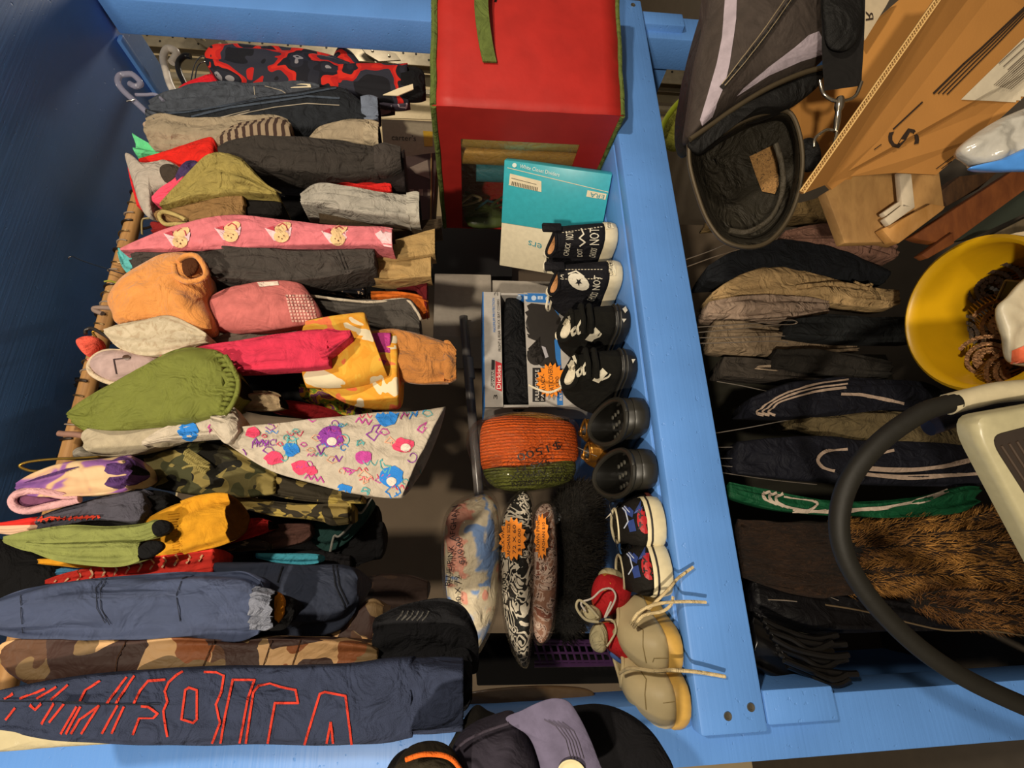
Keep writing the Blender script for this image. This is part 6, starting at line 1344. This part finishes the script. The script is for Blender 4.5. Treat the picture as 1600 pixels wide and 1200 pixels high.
def coil(lab, c, ax, mat, turns=3, r1=.016, r2=.045, L_=.05):
    ax = Vector(ax).normalized(); a = ax.orthogonal().normalized(); b = ax.cross(a); mb = MB(); n = 96
    for k in range(n):
        t = k/n; th = 2*PI*turns*math.sqrt(t); r = r1+(r2-r1)*t
        p = Vector(c)+a*(r*math.cos(th))+b*(r*math.sin(th))+ax*rnd.uniform(-.002, .002)
        mb.lathe(p, ax, [(.0014, -L_/2), (.0016, L_/2-.002), (.0044, L_/2-.001), (.0042, L_/2+.001)], 7, True, True)
    tag(mb.build('nail_coil', mat), lab, 'nails', 'nail coils in the yellow bucket')
NB = plain('7A5636', .35, .7, .5, .2, 200, .4); NG = plain('8A8276', .3, .8, .5, .2, 200, .4); ND2 = plain('4A3A2C', .4, .7, .5, .2, 200, .4)
for lab, px, py, z, ax, mt, k_ in (('rust brown nail coil lying lowest in the yellow bucket', 1546, 560, .31, (-.25, -.6, .8), NB, 1), ('grey nail coil in the middle of the yellow bucket', 1512, 524, .27, (-.2, -.3, 1), NG, 1), ('dark nail coil under the black tray in the yellow bucket', 1556, 448, .27, (-.3, -.3, .8), ND2, 1.15), ('dull steel nail coil half under the brown ones in the yellow bucket', 1530, 480, .26, (-.3, -.4, .9), NG, 1.1), ('rusty nail coil at the bucket side nearest the cane', 1575, 585, .33, (-.1, -.8, .5), NB, 1), ('brown nail coil against the bucket wall behind the white plastic bag', 1566, 500, .29, (-.5, -.5, .5), NB, 1.1)):
    coil(lab, PZ(px, py, z), ax, mt, 4, .012, .046*k_, .05)
tr = thing('tray', 'small black open tray standing among the nails', 'tray', PZ(1575, 465, .22))
mb = MB(); A_ = [PZ(1545, 496, .30), PZ(1572, 438, .35), PZ(1625, 444, .35), PZ(1600, 500, .30)]; mb.prism(A_, FW*.004); mb.build('floor', plain('0E0C0B', .5), tr, smooth=False)
mb = MB(); mb.tube([A_[0], A_[1], A_[2]], .0022, 6); mb.build('edge', plain('5A4C42', .4), tr)
puff('shopping_bag', 'white plastic shopping bag with orange print hanging into the bucket', 'plastic bag', plain('C2B89E', .4, 0, .5, .7, 30), [(1562, 482), (1580, 460), (1610, 430), (1660, 420), (1660, 590), (1610, 575), (1578, 565), (1572, 525)], d=.82, tf=.012, tb=.03, fold=.008, ff=2)
o = [q for q in COL.objects if q.get('label', '').startswith('white plastic shopping')][0]
s = Stamp(o, .0015); s.poly([(1580, 548), (1605, 538), (1640, 530), (1640, 560), (1600, 566), (1580, 568)]); s.done('print', plain('D86A48', .5), o, 'orange print')
# walking aid with black foam handle
wk = thing('walking_cane', 'white tubed walking aid with curved black foam handle', 'cane', P(1400, 900, .62))
mb = MB(); mb.tube(spline([P(x, y, .60) for x, y in ((1500, 627), (1478, 632), (1440, 645), (1385, 682), (1340, 730), (1316, 780), (1312, 835), (1330, 890), (1372, 950), (1440, 1015), (1520, 1066), (1640, 1120))], 80), [.0105]*3+[.0118]*77, 18); mb.build('foam_grip', plain('191712', .6, 0, .3, .12, 60), wk)
mb = MB(); mb.tube(spline([P(x, y, .602) for x, y in ((1480, 632), (1520, 622), (1570, 612), (1680, 606))], 24), .0135, 18); mb.build('tube', plain('B8AC8C', .45), wk)
mb = MB(); mb.tube(spline([P(x, y, .66) for x, y in ((1450, 668), (1520, 645), (1580, 632), (1680, 622))], 20), .012, 12); tag(mb.build('pole', plain('1E2030', .25, .3)), 'dark blue metal pole beside the white cane tube', 'pole')
# bathroom scale
sc_ = thing('bathroom_scale', 'cream bathroom scale with ribbed brown mat leaning at the right edge', 'scale', P(1600, 750, .60))
def rr(pts, rad=.25, n=6):
    o_ = []; m = len(pts)
    for i in range(m):
        p0, p1, p2 = [Vector(pts[(i+k) % m]) for k in (-1, 0, 1)]
        a, b = p1+(p0-p1)*rad, p1+(p2-p1)*rad
        for k in range(n+1):
            t = k/n; o_.append(a*(1-t)**2+p1*2*t*(1-t)+b*t*t)
    return o_
def scq(i):
    return [P(1513+i*1.0, 652+i, .55), P(1740-i, 612+i*.9, .55), P(1840-i, 900-i, .55), P(1690+i*.3, 985-i*2, .55)]
ou = rr(scq(0), .16); nn = FW
R_ = [[p+nn*.03+(sum(ou, Vector())/len(ou)-p)*.02 for p in ou], [p+nn*.012 for p in ou], [p+nn*.003+(sum(ou, Vector())/len(ou)-p)*.012 for p in ou], [p+(sum(ou, Vector())/len(ou)-p)*.05 for p in ou]]
mb = MB(); mb.rings(R_, True, True, True); mb.build('casing', plain('A49C7A', .35, 0, .5), sc_, angle=50)
inn = rr(scq(30), .12); mb = MB(); mb.prism(inn, -FW*.002); o = mb.build('mat', plain('2C221A', .8), sc_, smooth=False)
q = scq(34)
for k in range(13):
    t = (k+.5)/13; a = q[0]+(q[1]-q[0])*t; b = q[3]+(q[2]-q[3])*t; mb = MB(); off = -FW*.0028
    mb.tube([a+(b-a)*.05+off, b-(b-a)*.05+off], .0016, 6); mb.build('rib', plain('3E3024', .7), sc_)
# ================================================================= caps hung on the near post, at the picture's lower edge
NVC = cloth('4A4450', .9, .25, 1800); 
cp = thing('baseball_cap', 'grey purple baseball cap with stitched brim, nearest the camera', 'cap', P(850, 1180, .52))
puff('crown', None, None, cloth('2E2A34', .9, .3, 1800), [(700, 1200), (712, 1160), (740, 1138), (780, 1124), (805, 1122), (825, 1150), (842, 1190), (850, 1260), (760, 1300), (690, 1260)], d=.53, parent=cp, tf=.045, tb=.04, m=14)
o = puff('brim', 'grey purple brim', None, cloth('625C72', .9, .15, 1800), [(790, 1124), (815, 1110), (845, 1096), (868, 1091), (888, 1096), (902, 1114), (918, 1145), (934, 1185), (950, 1240), (900, 1270), (856, 1250), (842, 1190), (825, 1150)], d=.52, parent=cp, tf=.008, tb=.012, m=14, pw=.7, fold=.001)
s = Stamp(o, .0008)
for k in range(5): s.line([(850+k*7, 1124+k*2-k*1), (868+k*7, 1134+k*2), (884+k*5, 1155+k), (892+k*5, 1185)], .8, 4)
s.done('stitching', plain('3E3840', .8), cp)
o2 = puff('sticker', 'cream round sticker', None, plain('CFC49A', .5), [(872, 1205), (878, 1192), (892, 1187), (906, 1192), (914, 1205), (905, 1222), (884, 1222)], d=.508, parent=cp, tf=.001, tb=.006)
ptube('piping', [P(x, y, .498) for x, y in ((712, 1172), (730, 1156), (760, 1142), (795, 1130))], .0015, cloth('3A343E', .9), cp)
puff('baseball_cap', 'black cap peak showing between the lettered sleeve and the purple cap', 'cap', cloth('16130F', .9, .3), [(690, 1200), (706, 1160), (725, 1128), (744, 1108), (764, 1118), (782, 1130), (760, 1160), (740, 1200)], d=.58, tf=.015, tb=.03)
hb = puff('felt_hat', 'wide black felt hat brim behind the purple cap', 'hat', cloth('0E0D10', .95, .3), [(880, 1120), (915, 1104), (960, 1108), (1005, 1132), (1036, 1168), (1055, 1215), (1040, 1290), (900, 1290), (860, 1200)], d=.60, tf=.02, tb=.03, m=12)
cp = thing('baseball_cap', 'olive black cap with an orange edge at the lower border', 'cap', P(665, 1195, .48))
puff('crown', None, None, cloth('2C261A', .9, .3), [(612, 1215), (622, 1192), (645, 1182), (675, 1180), (700, 1186), (718, 1205), (722, 1250), (615, 1250)], d=.48, parent=cp, tf=.02, tb=.04)
ptube('trim', [P(x, y, .458) for x, y in ((634, 1187), (660, 1179), (690, 1180), (708, 1188), (722, 1206))], .0022, cloth('D8641E', .8), cp)
puff('baseball_cap', 'black cap at the lower border left of the orange edged one', 'cap', cloth('15120F', .9, .3), [(600, 1212), (612, 1198), (634, 1188), (640, 1204), (636, 1240), (600, 1240)], d=.49, tf=.01, tb=.03)
